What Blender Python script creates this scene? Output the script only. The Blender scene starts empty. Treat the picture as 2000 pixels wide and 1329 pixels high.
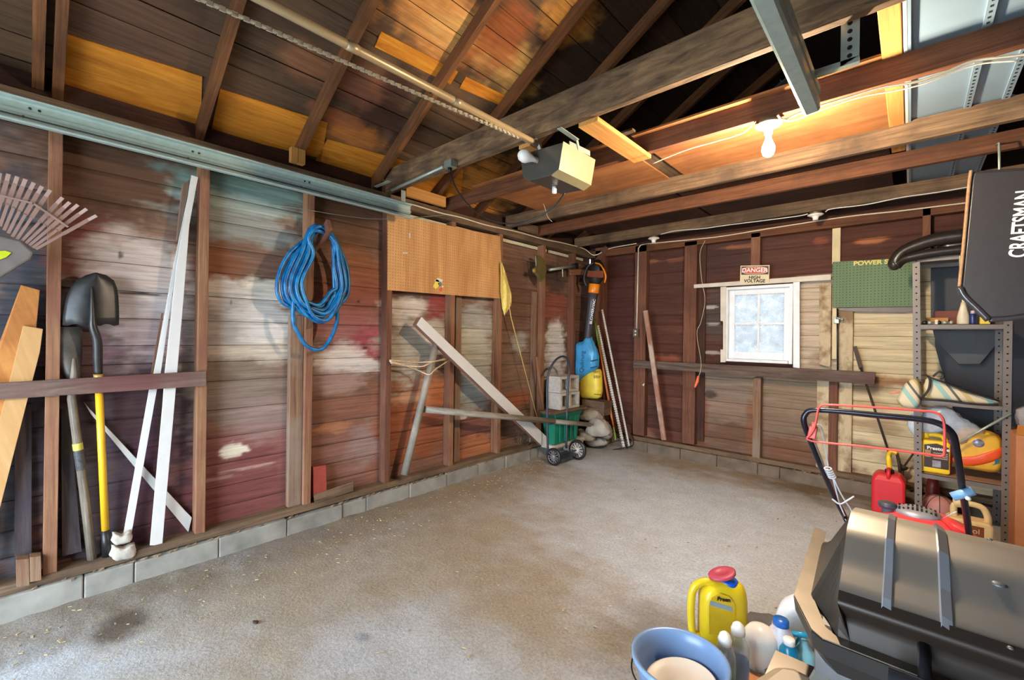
import bpy, math, random
import numpy as np
from mathutils import Vector, Matrix
random.seed(7)
COL = bpy.context.scene.collection
SC = bpy.context.scene
SC.render.engine = 'CYCLES'

# ------------------------------------------------------------ camera
FPX, YAW, ROLL, CYP, CAMH = 856.6, math.radians(42.3), math.radians(.8), 657.0, 1.4
FW = np.array([-math.sin(YAW), math.cos(YAW), 0.]); RT = np.array([math.cos(YAW), math.sin(YAW), 0.]); ZZ = np.array([0, 0, 1.])
CX = math.cos(ROLL)*RT + math.sin(ROLL)*ZZ
CU = -math.sin(ROLL)*RT + math.cos(ROLL)*ZZ
CAM = np.array([0, 0, CAMH])
cam = bpy.data.objects.new('camera', bpy.data.cameras.new('camera')); COL.objects.link(cam)
cam.data.sensor_width = 36.0; cam.data.sensor_fit = 'HORIZONTAL'
cam.data.lens = FPX*36/2000; cam.data.shift_y = -(664.5-CYP)/2000
cam.data.clip_start = .02
cam.matrix_world = Matrix(((CX[0], CU[0], -FW[0], 0), (CX[1], CU[1], -FW[1], 0), (CX[2], CU[2], -FW[2], CAMH), (0, 0, 0, 1)))
SC.camera = cam
# ------------------------------------------------------------ view and sky
SC.view_settings.view_transform = 'Standard'; SC.view_settings.look = 'None'
SC.view_settings.exposure = EXPOSURE = 0.5; SC.view_settings.gamma = 1.0
SC.cycles.use_denoising = True
SC.cycles.max_bounces = 8; SC.cycles.diffuse_bounces = 4
SC.cycles.sample_clamp_indirect = 6.0
world = bpy.data.worlds.new('sky'); SC.world = world; world.use_nodes = True
bgn = world.node_tree.nodes['Background']; bgn.inputs[0].default_value = (.74, .87, 1.0, 1); bgn.inputs[1].default_value = 14

def area(name, loc, rot, sx, sy, power, color, portal=False):
    l = bpy.data.lights.new(name, 'AREA'); l.shape = 'RECTANGLE'; l.size = sx; l.size_y = sy; l.energy = power; l.color = color
    o = bpy.data.objects.new(name, l); COL.objects.link(o); o.location = loc; o.rotation_euler = rot
    if portal: l.cycles.is_portal = True
    return o
# sky portals: an unseen open doorway added for fill, and the small window
area('added_doorway_fill', (-1.615, -1.77, 1.05), (math.radians(-90), 0, 0), 2.64, 2.05, 1, (1, 1, 1), True)
area('window_daylight', (-1.21, 5.30, 1.56), (math.radians(90), 0, 0), .62, .80, 1, (1, 1, 1), True)
# the bare bulb
bulb_l = bpy.data.lights.new('bulb_light', 'POINT'); bulb_l.energy = 135; bulb_l.color = (1.0, .78, .54); bulb_l.shadow_soft_size = .035
bulb_o = bpy.data.objects.new('bulb_light', bulb_l); COL.objects.link(bulb_o)
BULB = (-.565, 2.50, 2.34); bulb_o.location = BULB

# ------------------------------------------------------------ picture helpers: a pixel of the photo to a point on a real plane
def ray(u, v): return FW + ((u-1000)*CX - (v-CYP)*CU)/FPX
def on(u, v, ax, val):
    d = ray(u, v); return CAM + d*(val-CAM[ax])/d[ax]
def Z(u, v, z=0.): return on(u, v, 2, z)
def L(u, v, x=-3.19): return on(u, v, 0, x)
def B(u, v, y=5.10): return on(u, v, 1, y)
def onP(u, v, p0, n):
    d = ray(u, v); n = np.array(n, float); return CAM + d*(np.dot(np.array(p0)-CAM, n)/np.dot(d, n))
def V(p): return np.array(p, float)
def nrm(a):
    a = V(a); return a/np.linalg.norm(a)
def rgb(r, g, b):
    f = lambda c: (c/255/12.92) if c/255 <= .04045 else ((c/255+.055)/1.055)**2.4
    return (f(r), f(g), f(b))

# ------------------------------------------------------------ mesh helpers
class MB:
    def __init__(s): s.v = []; s.f = []; s.uv = []; s.sm = []
    def add(s, vs, fs, smooth=False, uvs=None):
        o = len(s.v); s.v += [tuple(float(c) for c in p) for p in vs]
        for i, f in enumerate(fs):
            s.f.append(tuple(o+k for k in f)); s.sm.append(smooth)
            s.uv.append(uvs[i] if uvs else [(s.v[o+k][0]*1.3+s.v[o+k][1], s.v[o+k][2]+s.v[o+k][1]*.3) for k in f])
        return s
    def obox(s, c, ax, ay, az):
        """box with centre c and half-axis vectors; grain runs along the longest"""
        c, ax, ay, az = V(c), V(ax), V(ay), V(az)
        vs = []
        for k in (-1, 1):
            for j in (-1, 1):
                for i in (-1, 1): vs.append(c+i*ax+j*ay+k*az)
        fs = [(0, 2, 3, 1), (4, 5, 7, 6), (0, 1, 5, 4), (2, 6, 7, 3), (0, 4, 6, 2), (1, 3, 7, 5)]
        if np.dot(np.cross(ax, ay), az) < 0: fs = [f[::-1] for f in fs]
        A = sorted([ax, ay, az], key=lambda a: -np.linalg.norm(a)); e = [nrm(a) for a in A]
        uvs = [[(float(np.dot(vs[k]-c, e[0])), float(np.dot(vs[k]-c, e[1])+np.dot(vs[k]-c, e[2]))) for k in f] for f in fs]
        return s.add(vs, fs, False, uvs)
    def box(s, x0, x1, y0, y1, z0, z1):
        return s.obox(((x0+x1)/2, (y0+y1)/2, (z0+z1)/2), ((x1-x0)/2, 0, 0), (0, (y1-y0)/2, 0), (0, 0, (z1-z0)/2))
    def plank(s, p, q, w, t, n):
        """board from p to q, w wide, t thick; n points out of its wide face"""
        p, q = V(p), V(q); d = nrm(q-p); side = nrm(np.cross(n, d)); nn = nrm(np.cross(d, side))
        return s.obox((p+q)/2, (q-p)/2, side*w/2, nn*t/2)
    def prism(s, pts, ext, smooth=False):
        pts = [V(p) for p in pts]; e = V(ext); n = len(pts)
        nn = np.zeros(3)
        for i in range(n): nn += np.cross(pts[i]-pts[0], pts[(i+1) % n]-pts[0])
        if np.dot(nn, e) > 0: pts = pts[::-1]
        vs = pts+[p+e for p in pts]
        s.add(vs, [tuple(range(n)), tuple(range(2*n-1, n-1, -1))])
        o = len(s.v)-2*n
        for i in range(n):
            j = (i+1) % n
            s.f.append((o+j, o+i, o+n+i, o+n+j)); s.sm.append(smooth); s.uv.append([(0, 0), (0, .1), (.1, .1), (.1, 0)])
        return s
    def tube(s, pts, r, n=10, closed=False, caps=True):
        pts = [V(p) for p in pts]; m = len(pts); rs = r if hasattr(r, '__len__') else [r]*m
        T = []
        for i in range(m):
            a = pts[(i-1) % m] if (closed or i > 0) else pts[0]; b = pts[(i+1) % m] if (closed or i < m-1) else pts[-1]
            d = b-a; T.append(d/(np.linalg.norm(d)+1e-12))
        up = V((0, 0, 1)) if abs(T[0][2]) < .9 else V((1, 0, 0))
        N = nrm(np.cross(T[0], up)); vs = []; fs = []; uvs = []
        ln = 0
        lens = []
        for i in range(m):
            N = N-np.dot(N, T[i])*T[i]; N = nrm(N); Bn = np.cross(T[i], N)
            if i: ln += np.linalg.norm(pts[i]-pts[i-1])
            lens.append(ln)
            for k in range(n):
                a = 2*math.pi*k/n; vs.append(pts[i]+rs[i]*(math.cos(a)*N+math.sin(a)*Bn))
        for i in range(m if closed else m-1):
            j = (i+1) % m
            for k in range(n):
                l = (k+1) % n; fs.append((i*n+k, i*n+l, j*n+l, j*n+k)[::-1])
                uvs.append([(lens[j], k*.02), (lens[j], k*.02+.02), (lens[i], k*.02+.02), (lens[i], k*.02)])
        s.add(vs, fs, True, uvs)
        if caps and not closed:
            o = len(s.v)-n*m
            s.f.append(tuple(o+k for k in range(n))); s.sm.append(False); s.uv.append([(0, 0)]*n)
            s.f.append(tuple(o+(m-1)*n+k for k in range(n))[::-1]); s.sm.append(False); s.uv.append([(0, 0)]*n)
        return s
    def lathe(s, o, axis, prof, n=24, ref=None, smooth=True, sx=1., sy=1., cap=True):
        """prof: (radius, height) list along axis from o; sx, sy squash the section"""
        o = V(o); a = nrm(axis); rf = V(ref) if ref is not None else (V((1, 0, 0)) if abs(a[0]) < .9 else V((0, 1, 0)))
        e1 = nrm(rf-np.dot(rf, a)*a); e2 = np.cross(a, e1); vs = []; fs = []
        for r, h in prof:
            for k in range(n):
                t = 2*math.pi*k/n; vs.append(o+a*h+r*(sx*math.cos(t)*e1+sy*math.sin(t)*e2))
        for i in range(len(prof)-1):
            for k in range(n):
                l = (k+1) % n; fs.append((i*n+k, i*n+l, (i+1)*n+l, (i+1)*n+k))
        if cap and prof[0][0] > 1e-4: fs.append(tuple(range(n))[::-1])
        if cap and prof[-1][0] > 1e-4: fs.append(tuple((len(prof)-1)*n+k for k in range(n)))
        return s.add(vs, fs, smooth)
    def loft(s, rings, smooth=True, cap=True):
        """rings: lists of points, all the same length"""
        n = len(rings[0]); vs = [p for r in rings for p in r]; fs = []
        for i in range(len(rings)-1):
            for k in range(n):
                l = (k+1) % n; fs.append((i*n+k, i*n+l, (i+1)*n+l, (i+1)*n+k))
        if cap: fs.append(tuple(range(n))[::-1]); fs.append(tuple((len(rings)-1)*n+k for k in range(n)))
        return s.add(vs, fs, smooth)
    def ball(s, c, r, n=16, sc=(1, 1, 1)):
        c = V(c); vs = []; fs = []
        m = n//2
        for i in range(1, m):
            t = math.pi*i/m
            for k in range(n):
                a = 2*math.pi*k/n; vs.append(c+r*V((math.sin(t)*math.cos(a)*sc[0], math.sin(t)*math.sin(a)*sc[1], math.cos(t)*sc[2])))
        vs += [c+V((0, 0, r*sc[2])), c-V((0, 0, r*sc[2]))]; top, bot = len(vs)-2, len(vs)-1
        for i in range(m-2):
            for k in range(n):
                l = (k+1) % n; fs.append((i*n+k, (i+1)*n+k, (i+1)*n+l, i*n+l))
        for k in range(n):
            l = (k+1) % n; fs.append((top, k, l)); fs.append((bot, (m-2)*n+l, (m-2)*n+k))
        return s.add(vs, fs, True)
    def grid(s, P, smooth=True, uvs=False):
        """P[i][j] points"""
        m, n = len(P), len(P[0]); vs = [p for r in P for p in r]
        return s.add(vs, [(i*n+j, (i+1)*n+j, (i+1)*n+j+1, i*n+j+1) for i in range(m-1) for j in range(n-1)], smooth)
    def build(s, name, mat, parent=None, bevel=0, solid=0, subd=0):
        me = bpy.data.meshes.new(name)
        off = V(parent_world(parent)) if parent is not None else V((0, 0, 0))
        me.from_pydata([tuple(V(p)-off) for p in s.v], [], s.f); me.update()
        me.polygons.foreach_set('use_smooth', s.sm)
        ul = me.uv_layers.new(name='UVMap'); flat = [c for f in s.uv for p in f for c in p]; ul.data.foreach_set('uv', flat)
        me.materials.append(mat)
        o = bpy.data.objects.new(name, me); COL.objects.link(o)
        if parent is not None: o.parent = parent
        if solid:
            m = o.modifiers.new('solid', 'SOLIDIFY'); m.thickness = solid; m.offset = 0
        if bevel:
            m = o.modifiers.new('bevel', 'BEVEL'); m.width = bevel; m.segments = 2; m.limit_method = 'ANGLE'; m.angle_limit = math.radians(40)
        if subd:
            m = o.modifiers.new('subd', 'SUBSURF'); m.levels = subd; m.render_levels = subd
        return o
def parent_world(p):
    r = V((0, 0, 0))
    while p is not None: r = r+V(p.location); p = p.parent
    return r
def tag(o, label, cat, group=None):
    o['label'] = label; o['category'] = cat
    if group: o['group'] = group
    return o
def thing(name, label, cat, loc, group=None):
    o = bpy.data.objects.new(name, None); COL.objects.link(o); o.location = tuple(float(c) for c in loc); o.empty_display_size = .05
    return tag(o, label, cat, group)
def struct(o): o['kind'] = 'structure'; return o
def text(name, s, p, xd, yd, size, mat, parent=None, ext=.0006, spacing=1.0, bold=0.0, sx=1.0):
    """letters centred on p; xd reading direction, yd up"""
    cu = bpy.data.curves.new('t', 'FONT'); cu.body = s; cu.size = size; cu.align_x = 'CENTER'; cu.align_y = 'CENTER'; cu.extrude = ext; cu.space_character = spacing; cu.offset = bold
    to = bpy.data.objects.new('t', cu); COL.objects.link(to)
    bpy.context.view_layer.update()
    me = bpy.data.meshes.new_from_object(to.evaluated_get(bpy.context.evaluated_depsgraph_get()))
    bpy.data.objects.remove(to); bpy.data.curves.remove(cu)
    x, y = nrm(xd), V(yd); y = nrm(y-np.dot(y, x)*x); z = np.cross(x, y); off = parent_world(parent)
    co = np.zeros(len(me.vertices)*3); me.vertices.foreach_get('co', co); co = co.reshape(-1, 3)
    w = V(p)+co[:, :1]*sx*x+co[:, 1:2]*y+co[:, 2:3]*z-off
    me.vertices.foreach_set('co', w.ravel()); me.update(); me.materials.clear(); me.materials.append(mat); me.name = name
    o = bpy.data.objects.new(name, me); COL.objects.link(o)
    if parent is not None: o.parent = parent
    return o
def bez(pts, n=8):
    """Catmull-Rom through the points"""
    P = [V(p) for p in pts]; P = [2*P[0]-P[1]]+P+[2*P[-1]-P[-2]]; out = []
    for i in range(1, len(P)-2):
        for k in range(n):
            t = k/n; a, b, c, d = P[i-1:i+3]
            out.append(.5*(2*b+(c-a)*t+(2*a-5*b+4*c-d)*t*t+(3*b-a-3*c+d)*t**3))
    return out+[P[-2]]

# ------------------------------------------------------------ materials
def newmat(name):
    m = bpy.data.materials.new(name); m.use_nodes = True; nt = m.node_tree; return m, nt, nt.nodes['Principled BSDF']
def nd(nt, t, **k):
    n = nt.nodes.new(t)
    for a, b in k.items(): setattr(n, a, b)
    return n
def plain(name, col, rough=.5, metal=0., var=.12, scale=18., bump=0., spec=.5, alpha=1., trans=0., emit=None, strength=0, coat=0.):
    m, nt, bs = newmat(name); L_ = nt.links.new
    tc = nd(nt, 'ShaderNodeTexCoord'); no = nd(nt, 'ShaderNodeTexNoise'); no.inputs['Scale'].default_value = scale; no.inputs['Detail'].default_value = 5
    L_(tc.outputs['Object'], no.inputs['Vector'])
    mp = nd(nt, 'ShaderNodeMapRange'); mp.inputs['From Min'].default_value = .3; mp.inputs['From Max'].default_value = .7
    mp.inputs['To Min'].default_value = 1-var; mp.inputs['To Max'].default_value = 1+var; L_(no.outputs['Fac'], mp.inputs['Value'])
    mu = nd(nt, 'ShaderNodeVectorMath', operation='SCALE'); mu.inputs[0].default_value = col[:3]; L_(mp.outputs[0], mu.inputs['Scale'])
    L_(mu.outputs[0], bs.inputs['Base Color'])
    bs.inputs['Roughness'].default_value = rough; bs.inputs['Metallic'].default_value = metal; bs.inputs['Specular IOR Level'].default_value = spec
    bs.inputs['Coat Weight'].default_value = coat
    if trans: bs.inputs['Transmission Weight'].default_value = trans
    if alpha < 1: bs.inputs['Alpha'].default_value = alpha
    if emit: bs.inputs['Emission Color'].default_value = (*emit, 1); bs.inputs['Emission Strength'].default_value = strength
    if bump:
        b = nd(nt, 'ShaderNodeBump'); b.inputs['Strength'].default_value = bump; b.inputs['Distance'].default_value = .004; L_(no.outputs['Fac'], b.inputs['Height']); L_(b.outputs[0], bs.inputs['Normal'])
    return m
def wood(name, c1, c2, c3=None, along=2.2, across=55., rough=.8, stain=.5, bump=.25, coords='UV', stainscale=2.5):
    """c1 to c2 along the grain, c3 is a blotchy stain"""
    m, nt, bs = newmat(name); L_ = nt.links.new; c3 = c3 or c2
    tc = nd(nt, 'ShaderNodeTexCoord'); oi = nd(nt, 'ShaderNodeObjectInfo')
    ad = nd(nt, 'ShaderNodeVectorMath', operation='ADD'); sc = nd(nt, 'ShaderNodeVectorMath', operation='SCALE'); sc.inputs[0].default_value = (37, 53, 11)
    L_(oi.outputs['Random'], sc.inputs['Scale']); L_(tc.outputs[coords], ad.inputs[0]); L_(sc.outputs[0], ad.inputs[1])
    mp = nd(nt, 'ShaderNodeMapping'); mp.inputs['Scale'].default_value = (along, across, across); L_(ad.outputs[0], mp.inputs[0])
    n1 = nd(nt, 'ShaderNodeTexNoise'); n1.inputs['Scale'].default_value = 1; n1.inputs['Detail'].default_value = 6; n1.inputs['Roughness'].default_value = .65; n1.inputs['Distortion'].default_value = .6
    L_(mp.outputs[0], n1.inputs['Vector'])
    n2 = nd(nt, 'ShaderNodeTexNoise'); n2.inputs['Scale'].default_value = stainscale; n2.inputs['Detail'].default_value = 5; n2.inputs['Roughness'].default_value = .6; L_(ad.outputs[0], n2.inputs['Vector'])
    r1 = nd(nt, 'ShaderNodeValToRGB'); r1.color_ramp.elements[0].position = .34; r1.color_ramp.elements[1].position = .66
    r1.color_ramp.elements[0].color = (*c2, 1); r1.color_ramp.elements[1].color = (*c1, 1); L_(n1.outputs['Fac'], r1.inputs[0])
    r2 = nd(nt, 'ShaderNodeMapRange'); r2.inputs['From Min'].default_value = .45; r2.inputs['From Max'].default_value = .62; r2.inputs['To Max'].default_value = stain; L_(n2.outputs['Fac'], r2.inputs['Value'])
    mx = nd(nt, 'ShaderNodeMix', data_type='RGBA'); L_(r2.outputs[0], mx.inputs[0]); L_(r1.outputs[0], mx.inputs[6]); mx.inputs[7].default_value = (*c3, 1)
    L_(mx.outputs[2], bs.inputs['Base Color']); bs.inputs['Roughness'].default_value = rough; bs.inputs['Specular IOR Level'].default_value = .3
    b = nd(nt, 'ShaderNodeBump'); b.inputs['Strength'].default_value = bump; b.inputs['Distance'].default_value = .003; L_(n1.outputs['Fac'], b.inputs['Height']); L_(b.outputs[0], bs.inputs['Normal'])
    return m
def painted(name, sc3, rough=.8, amt=.35, bump=.4, spec=.3):
    """colours come from the surface's own paint attribute, broken up by grain stretched along the boards"""
    m, nt, bs = newmat(name); L_ = nt.links.new
    at = nd(nt, 'ShaderNodeAttribute', attribute_name='paint'); tc = nd(nt, 'ShaderNodeTexCoord'); mp = nd(nt, 'ShaderNodeMapping'); mp.inputs['Scale'].default_value = sc3
    L_(tc.outputs['Object'], mp.inputs[0]); n1 = nd(nt, 'ShaderNodeTexNoise'); n1.inputs['Scale'].default_value = 1; n1.inputs['Detail'].default_value = 7; n1.inputs['Roughness'].default_value = .7; n1.inputs['Distortion'].default_value = .5
    L_(mp.outputs[0], n1.inputs['Vector']); mr = nd(nt, 'ShaderNodeMapRange'); mr.inputs['From Min'].default_value = .3; mr.inputs['From Max'].default_value = .7; mr.inputs['To Min'].default_value = 1-amt; mr.inputs['To Max'].default_value = 1+amt
    L_(n1.outputs['Fac'], mr.inputs['Value']); mu = nd(nt, 'ShaderNodeVectorMath', operation='SCALE'); L_(at.outputs['Color'], mu.inputs[0]); L_(mr.outputs[0], mu.inputs['Scale'])
    L_(mu.outputs[0], bs.inputs['Base Color']); bs.inputs['Roughness'].default_value = rough; bs.inputs['Specular IOR Level'].default_value = spec
    b = nd(nt, 'ShaderNodeBump'); b.inputs['Strength'].default_value = bump; b.inputs['Distance'].default_value = .004; L_(n1.outputs['Fac'], b.inputs['Height']); L_(b.outputs[0], bs.inputs['Normal'])
    return m
def vnoise(x, y, seed=0):
    def h(i, j): 
        n = np.sin(i*127.1+j*311.7+seed*74.7)*43758.5453; return n-np.floor(n)
    i, j = np.floor(x), np.floor(y); a, b = x-i, y-j; a = a*a*(3-2*a); b = b*b*(3-2*b)
    return (h(i, j)*(1-a)+h(i+1, j)*a)*(1-b)+(h(i, j+1)*(1-a)+h(i+1, j+1)*a)*b
def fbm(x, y, seed=0, o=4):
    r = 0; w = .5; s = 0
    for k in range(o): r = r+w*vnoise(x*2**k, y*2**k, seed+k); s += w; w *= .55
    return r/s
def set_paint(o, cols):
    me = o.data; a = me.color_attributes.new('paint', 'FLOAT_COLOR', 'POINT')
    a.data.foreach_set('color', np.concatenate([cols, np.ones((len(cols), 1))], 1).ravel().astype(np.float32))
def apply_blobs(a, b, col, blobs, fa=3., fb=9., seed=3):
    """blobs: (centre a, centre b, radius a, radius b, colour, strength, softness) on the surface's own two axes"""
    for k, (ca, cb, ra, rb, c, st, so) in enumerate(blobs):
        d = np.sqrt(((a-ca)/ra)**2+((b-cb)/rb)**2)+(fbm(a*fa*3, b*fb*1.4, seed+k)-.5)*1.1+(fbm(a*fa*5, b*fb*6, seed+k+50, 3)-.5)*.55
        m = np.clip((1-d)/so+.5, 0, 1)*st; m = (m*m*(3-2*m))[:, None] if st == 1 else m[:, None]
        col = col*(1-m)+V(c)[None, :]*m
    return col

M = {}
M['stud'] = wood('stud_wood', rgb(158, 118, 88), rgb(118, 80, 58), rgb(122, 76, 64), stain=.6)
M['stud_grey'] = wood('weathered_stud_wood', rgb(150, 120, 95), rgb(105, 75, 58), rgb(140, 128, 118), stain=.6)
M['stud_red'] = wood('reddish_stud_wood', rgb(134, 90, 68), rgb(92, 58, 46), rgb(84, 54, 46), stain=.6)
M['rafter'] = wood('rafter_wood', rgb(132, 88, 52), rgb(92, 56, 32), rgb(70, 46, 32), stain=.6)
M['joist'] = wood('joist_wood', rgb(124, 80, 54), rgb(84, 52, 36), rgb(70, 46, 34), stain=.6)
M['joist_grey'] = wood('grey_joist_wood', rgb(128, 104, 78), rgb(84, 66, 50), rgb(58, 48, 42), stain=.7)
M['beam'] = wood('old_beam_wood', rgb(142, 112, 80), rgb(80, 62, 46), rgb(50, 41, 34), along=5., across=26., stain=.6, bump=.8)
M['newpine'] = wood('fresh_pine', rgb(206, 156, 90), rgb(176, 120, 58), rgb(190, 136, 72), stain=.4)
M['orangeply'] = wood('orange_plywood', rgb(216, 146, 48), rgb(172, 100, 22), rgb(200, 128, 40), along=4., across=34., stain=.4)
M['paleply'] = wood('pale_plywood', rgb(176, 120, 72), rgb(146, 92, 54), rgb(130, 84, 54), along=1.5, across=12., stain=.5, stainscale=4)
M['darkboard'] = wood('dark_board', rgb(88, 56, 42), rgb(52, 34, 28), rgb(46, 32, 28), stain=.6)
M['plate'] = wood('plate_wood', rgb(130, 108, 84), rgb(90, 70, 54), rgb(70, 55, 45), stain=.6)
M['blank'] = plain('black_gap', (.006, .005, .005), .95, var=0)
M['white'] = plain('white_vinyl', rgb(212, 211, 208), .35, var=.03)
M['whitep'] = plain('worn_white_paint', rgb(214, 206, 192), .6, var=.1, scale=9)
M['galv'] = plain('galvanised_steel', rgb(160, 172, 164), .4, .35, var=.10, scale=30)
M['black'] = plain('black_plastic', rgb(30, 30, 32), .4, var=.1)
M['blackm'] = plain('black_painted_steel', rgb(30, 32, 38), .3, .2, var=.1)
M['wire'] = plain('cream_cable', rgb(226, 214, 188), .5, var=.05)
M['porcelain'] = plain('white_porcelain', rgb(240, 238, 232), .25, var=.02)
M['text_black'] = plain('black_lettering', rgb(24, 24, 24), .6, var=0)
M['text_white'] = plain('white_lettering', rgb(236, 236, 236), .6, var=0)
# ------------------------------------------------------------ floor
XL, YB = -3.28, 5.19            # inside faces of the siding
XR, YF = 1.55, -1.8
def floor():
    xs = np.linspace(-3.3, XR, 190); ys = np.linspace(YF, 5.2, 260)
    X, Y = np.meshgrid(xs, ys, indexing='ij'); x, y = X.ravel(), Y.ravel()
    z = (fbm(x*3, y*3, 5)-.5)*.012+(fbm(x*16, y*16, 9)-.5)*.004
    edge = np.clip(1-(x+3.16)/.35, 0, 1)+np.clip(1-(5.07-y)/.25, 0, 1); z += edge*fbm(x*12, y*12, 2)*.012
    mb = MB(); P = np.stack([x, y, z], 1).reshape(len(xs), len(ys), 3); mb.grid(P.tolist())
    o = struct(mb.build('floor', floor_mat())); 
    n = fbm(x*2.2, y*2.2, 31, 5); n2 = fbm(x*14, y*14, 77, 4)
    base = V(rgb(182, 180, 174)); warm = V(rgb(160, 142, 114)); pale = V(rgb(202, 212, 222)); dirt = V(rgb(108, 88, 62))
    col = base+(pale-base)*np.clip((n-.45)*2.5, 0, 1)[:, None]
    def px(u, v, ru, rv, c, st, so=.8):
        p = Z(u, v); a = Z(u+ru, v); b_ = Z(u, v+rv) ; return (p[0], p[1], abs(np.linalg.norm(a-p)), abs(np.linalg.norm(b_-p)), c, st, so)
    bl = [(-3.05, 1.6, .35, 2.6, dirt, .75, 1.2), (-3.0, 3.2, .3, 1.2, warm, .7, 1.2), (-1.4, 4.85, 1.4, .28, warm, .85, 1.), (-.5, 4.9, .6, .35, dirt, .8, .9),
          (-1.9, 1.5, .8, .9, warm, .7, 1.2), (-2.3, 2.6, .5, .8, warm, .6, 1.2), (-2.3, .9, .5, .5, warm, .5, 1.2), (-1.35, 1.9, .35, .5, warm, .6, 1.), (-1.2, 3.6, 1.1, .9, pale, .95, 1.2), (-.75, 2.7, .6, .6, pale, .9, 1.2),  # large pale pools put the bright floor light under the bulb into the colour
          (-2.75, .3, .12, .1, dirt*.5, .8, .6), (-1.85, 1.05, .05, .05, dirt*.25, .9, .5), (-.9, 2.0, .2, .3, dirt, .55, 1.), (-2.7, 4.5, .5, .4, pale, .6, 1.),(-1.5,1.15,.5,.3,pale,.5,1.2)]
    col = apply_blobs(x, y, col, bl, 2., 6.)
    col = col*(.88+.24*n2)[:, None]
    set_paint(o, col)
def floor_mat():
    m, nt, bs = newmat('dusty_concrete'); L_ = nt.links.new
    at = nd(nt, 'ShaderNodeAttribute', attribute_name='paint'); tc = nd(nt, 'ShaderNodeTexCoord')
    n1 = nd(nt, 'ShaderNodeTexNoise'); n1.inputs['Scale'].default_value = 62; n1.inputs['Detail'].default_value = 8; n1.inputs['Roughness'].default_value = .75; L_(tc.outputs['Object'], n1.inputs['Vector'])
    v = nd(nt, 'ShaderNodeTexVoronoi'); v.inputs['Scale'].default_value = 38; L_(tc.outputs['Object'], v.inputs['Vector'])
    n3 = nd(nt, 'ShaderNodeTexNoise'); n3.inputs['Scale'].default_value = 9; n3.inputs['Detail'].default_value = 6; L_(tc.outputs['Object'], n3.inputs['Vector'])
    mr = nd(nt, 'ShaderNodeMapRange'); mr.inputs['From Min'].default_value = .3; mr.inputs['From Max'].default_value = .7; mr.inputs['To Min'].default_value = .66; mr.inputs['To Max'].default_value = 1.3; L_(n1.outputs['Fac'], mr.inputs['Value'])
    mu = nd(nt, 'ShaderNodeVectorMath', operation='SCALE'); L_(at.outputs['Color'], mu.inputs[0]); L_(mr.outputs[0], mu.inputs['Scale'])
    # pale grit: small voronoi cells kept only where a coarser noise is high
    lt = nd(nt, 'ShaderNodeMath', operation='LESS_THAN'); lt.inputs[1].default_value = .10; L_(v.outputs['Distance'], lt.inputs[0])
    gt = nd(nt, 'ShaderNodeMath', operation='GREATER_THAN'); gt.inputs[1].default_value = .53; L_(n3.outputs['Fac'], gt.inputs[0])
    ml = nd(nt, 'ShaderNodeMath', operation='MULTIPLY'); L_(lt.outputs[0], ml.inputs[0]); L_(gt.outputs[0], ml.inputs[1])
    mx = nd(nt, 'ShaderNodeMix', data_type='RGBA'); L_(ml.outputs[0], mx.inputs[0]); L_(mu.outputs[0], mx.inputs[6]); mx.inputs[7].default_value = (*rgb(205, 196, 180), 1)
    L_(mx.outputs[2], bs.inputs['Base Color']); bs.inputs['Roughness'].default_value = .72; bs.inputs['Specular IOR Level'].default_value = .45
    b = nd(nt, 'ShaderNodeBump'); b.inputs['Strength'].default_value = .9; b.inputs['Distance'].default_value = .012; L_(n1.outputs['Fac'], b.inputs['Height']); L_(b.outputs[0], bs.inputs['Normal'])
    return m
floor()

# ------------------------------------------------------------ siding
def siding(name, ax, plane, a0, a1, zb, palette, blobs, hole=None, step=.016, mat=None, seed=1):
    rnd = random.Random(seed); mb = MB(); A = []; Zs = []; BI = []
    def strip(s0, s1, z0, z1, bi, off):
        n = max(2, int((s1-s0)/step)); m = max(2, int((z1-z0)/step)); P = []
        for i in range(n+1):
            r = []
            for j in range(m+1):
                a = s0+(s1-s0)*i/n; z = z0+(z1-z0)*j/m; A.append(a); Zs.append(z); BI.append(bi)
                o_ = off-(.007 if j in (0, m) else 0)
                r.append((plane+o_, a, z) if ax == 'y' else (a, plane-o_, z))
            P.append(r)
        mb.grid(P if ax == 'y' else P, True)
    for bi in range(len(zb)-1):
        z0, z1 = zb[bi]+.0015, zb[bi+1]-.0015; off = rnd.uniform(-.003, .003)
        if hole and z1 > hole[2] and z0 < hole[3]:
            strip(a0, hole[0], z0, z1, bi, off); strip(hole[1], a1, z0, z1, bi, off)
            if z0 < hole[2]: strip(hole[0], hole[1], z0, hole[2], bi, off)
            if z1 > hole[3]: strip(hole[0], hole[1], hole[3], z1, bi, off)
        else: strip(a0, a1, z0, z1, bi, off)
    o = struct(mb.build(name, mat)); a = np.array(A); z = np.array(Zs); bi = np.array(BI)
    col = palette(a, z, bi); col = apply_blobs(a, z, col, blobs); set_paint(o, np.clip(col, 0, 1))
    # outer skin of the wall behind the boards
    bk = MB(); t = .02
    def q(s0, s1, z0, z1):
        if ax == 'y': bk.box(plane-.04, plane-.012, s0, s1, z0, z1)
        else: bk.box(s0, s1, plane+.012, plane+.04, z0, z1)
    if hole: q(a0, hole[0], 0, zb[-1]+.3); q(hole[1], a1, 0, zb[-1]+.3); q(hole[0], hole[1], 0, hole[2]); q(hole[0], hole[1], hole[3], zb[-1]+.3)
    else: q(a0, a1, 0, zb[-1]+.06)
    struct(bk.build(name+'_sheathing', M['darkboard']))
    return o
M['shade_dark'] = wood('shade_darkened_board', rgb(52, 38, 32), rgb(32, 24, 21), stain=.4)  # near-black wood: shade of the unlit far roof put into the colour
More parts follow.
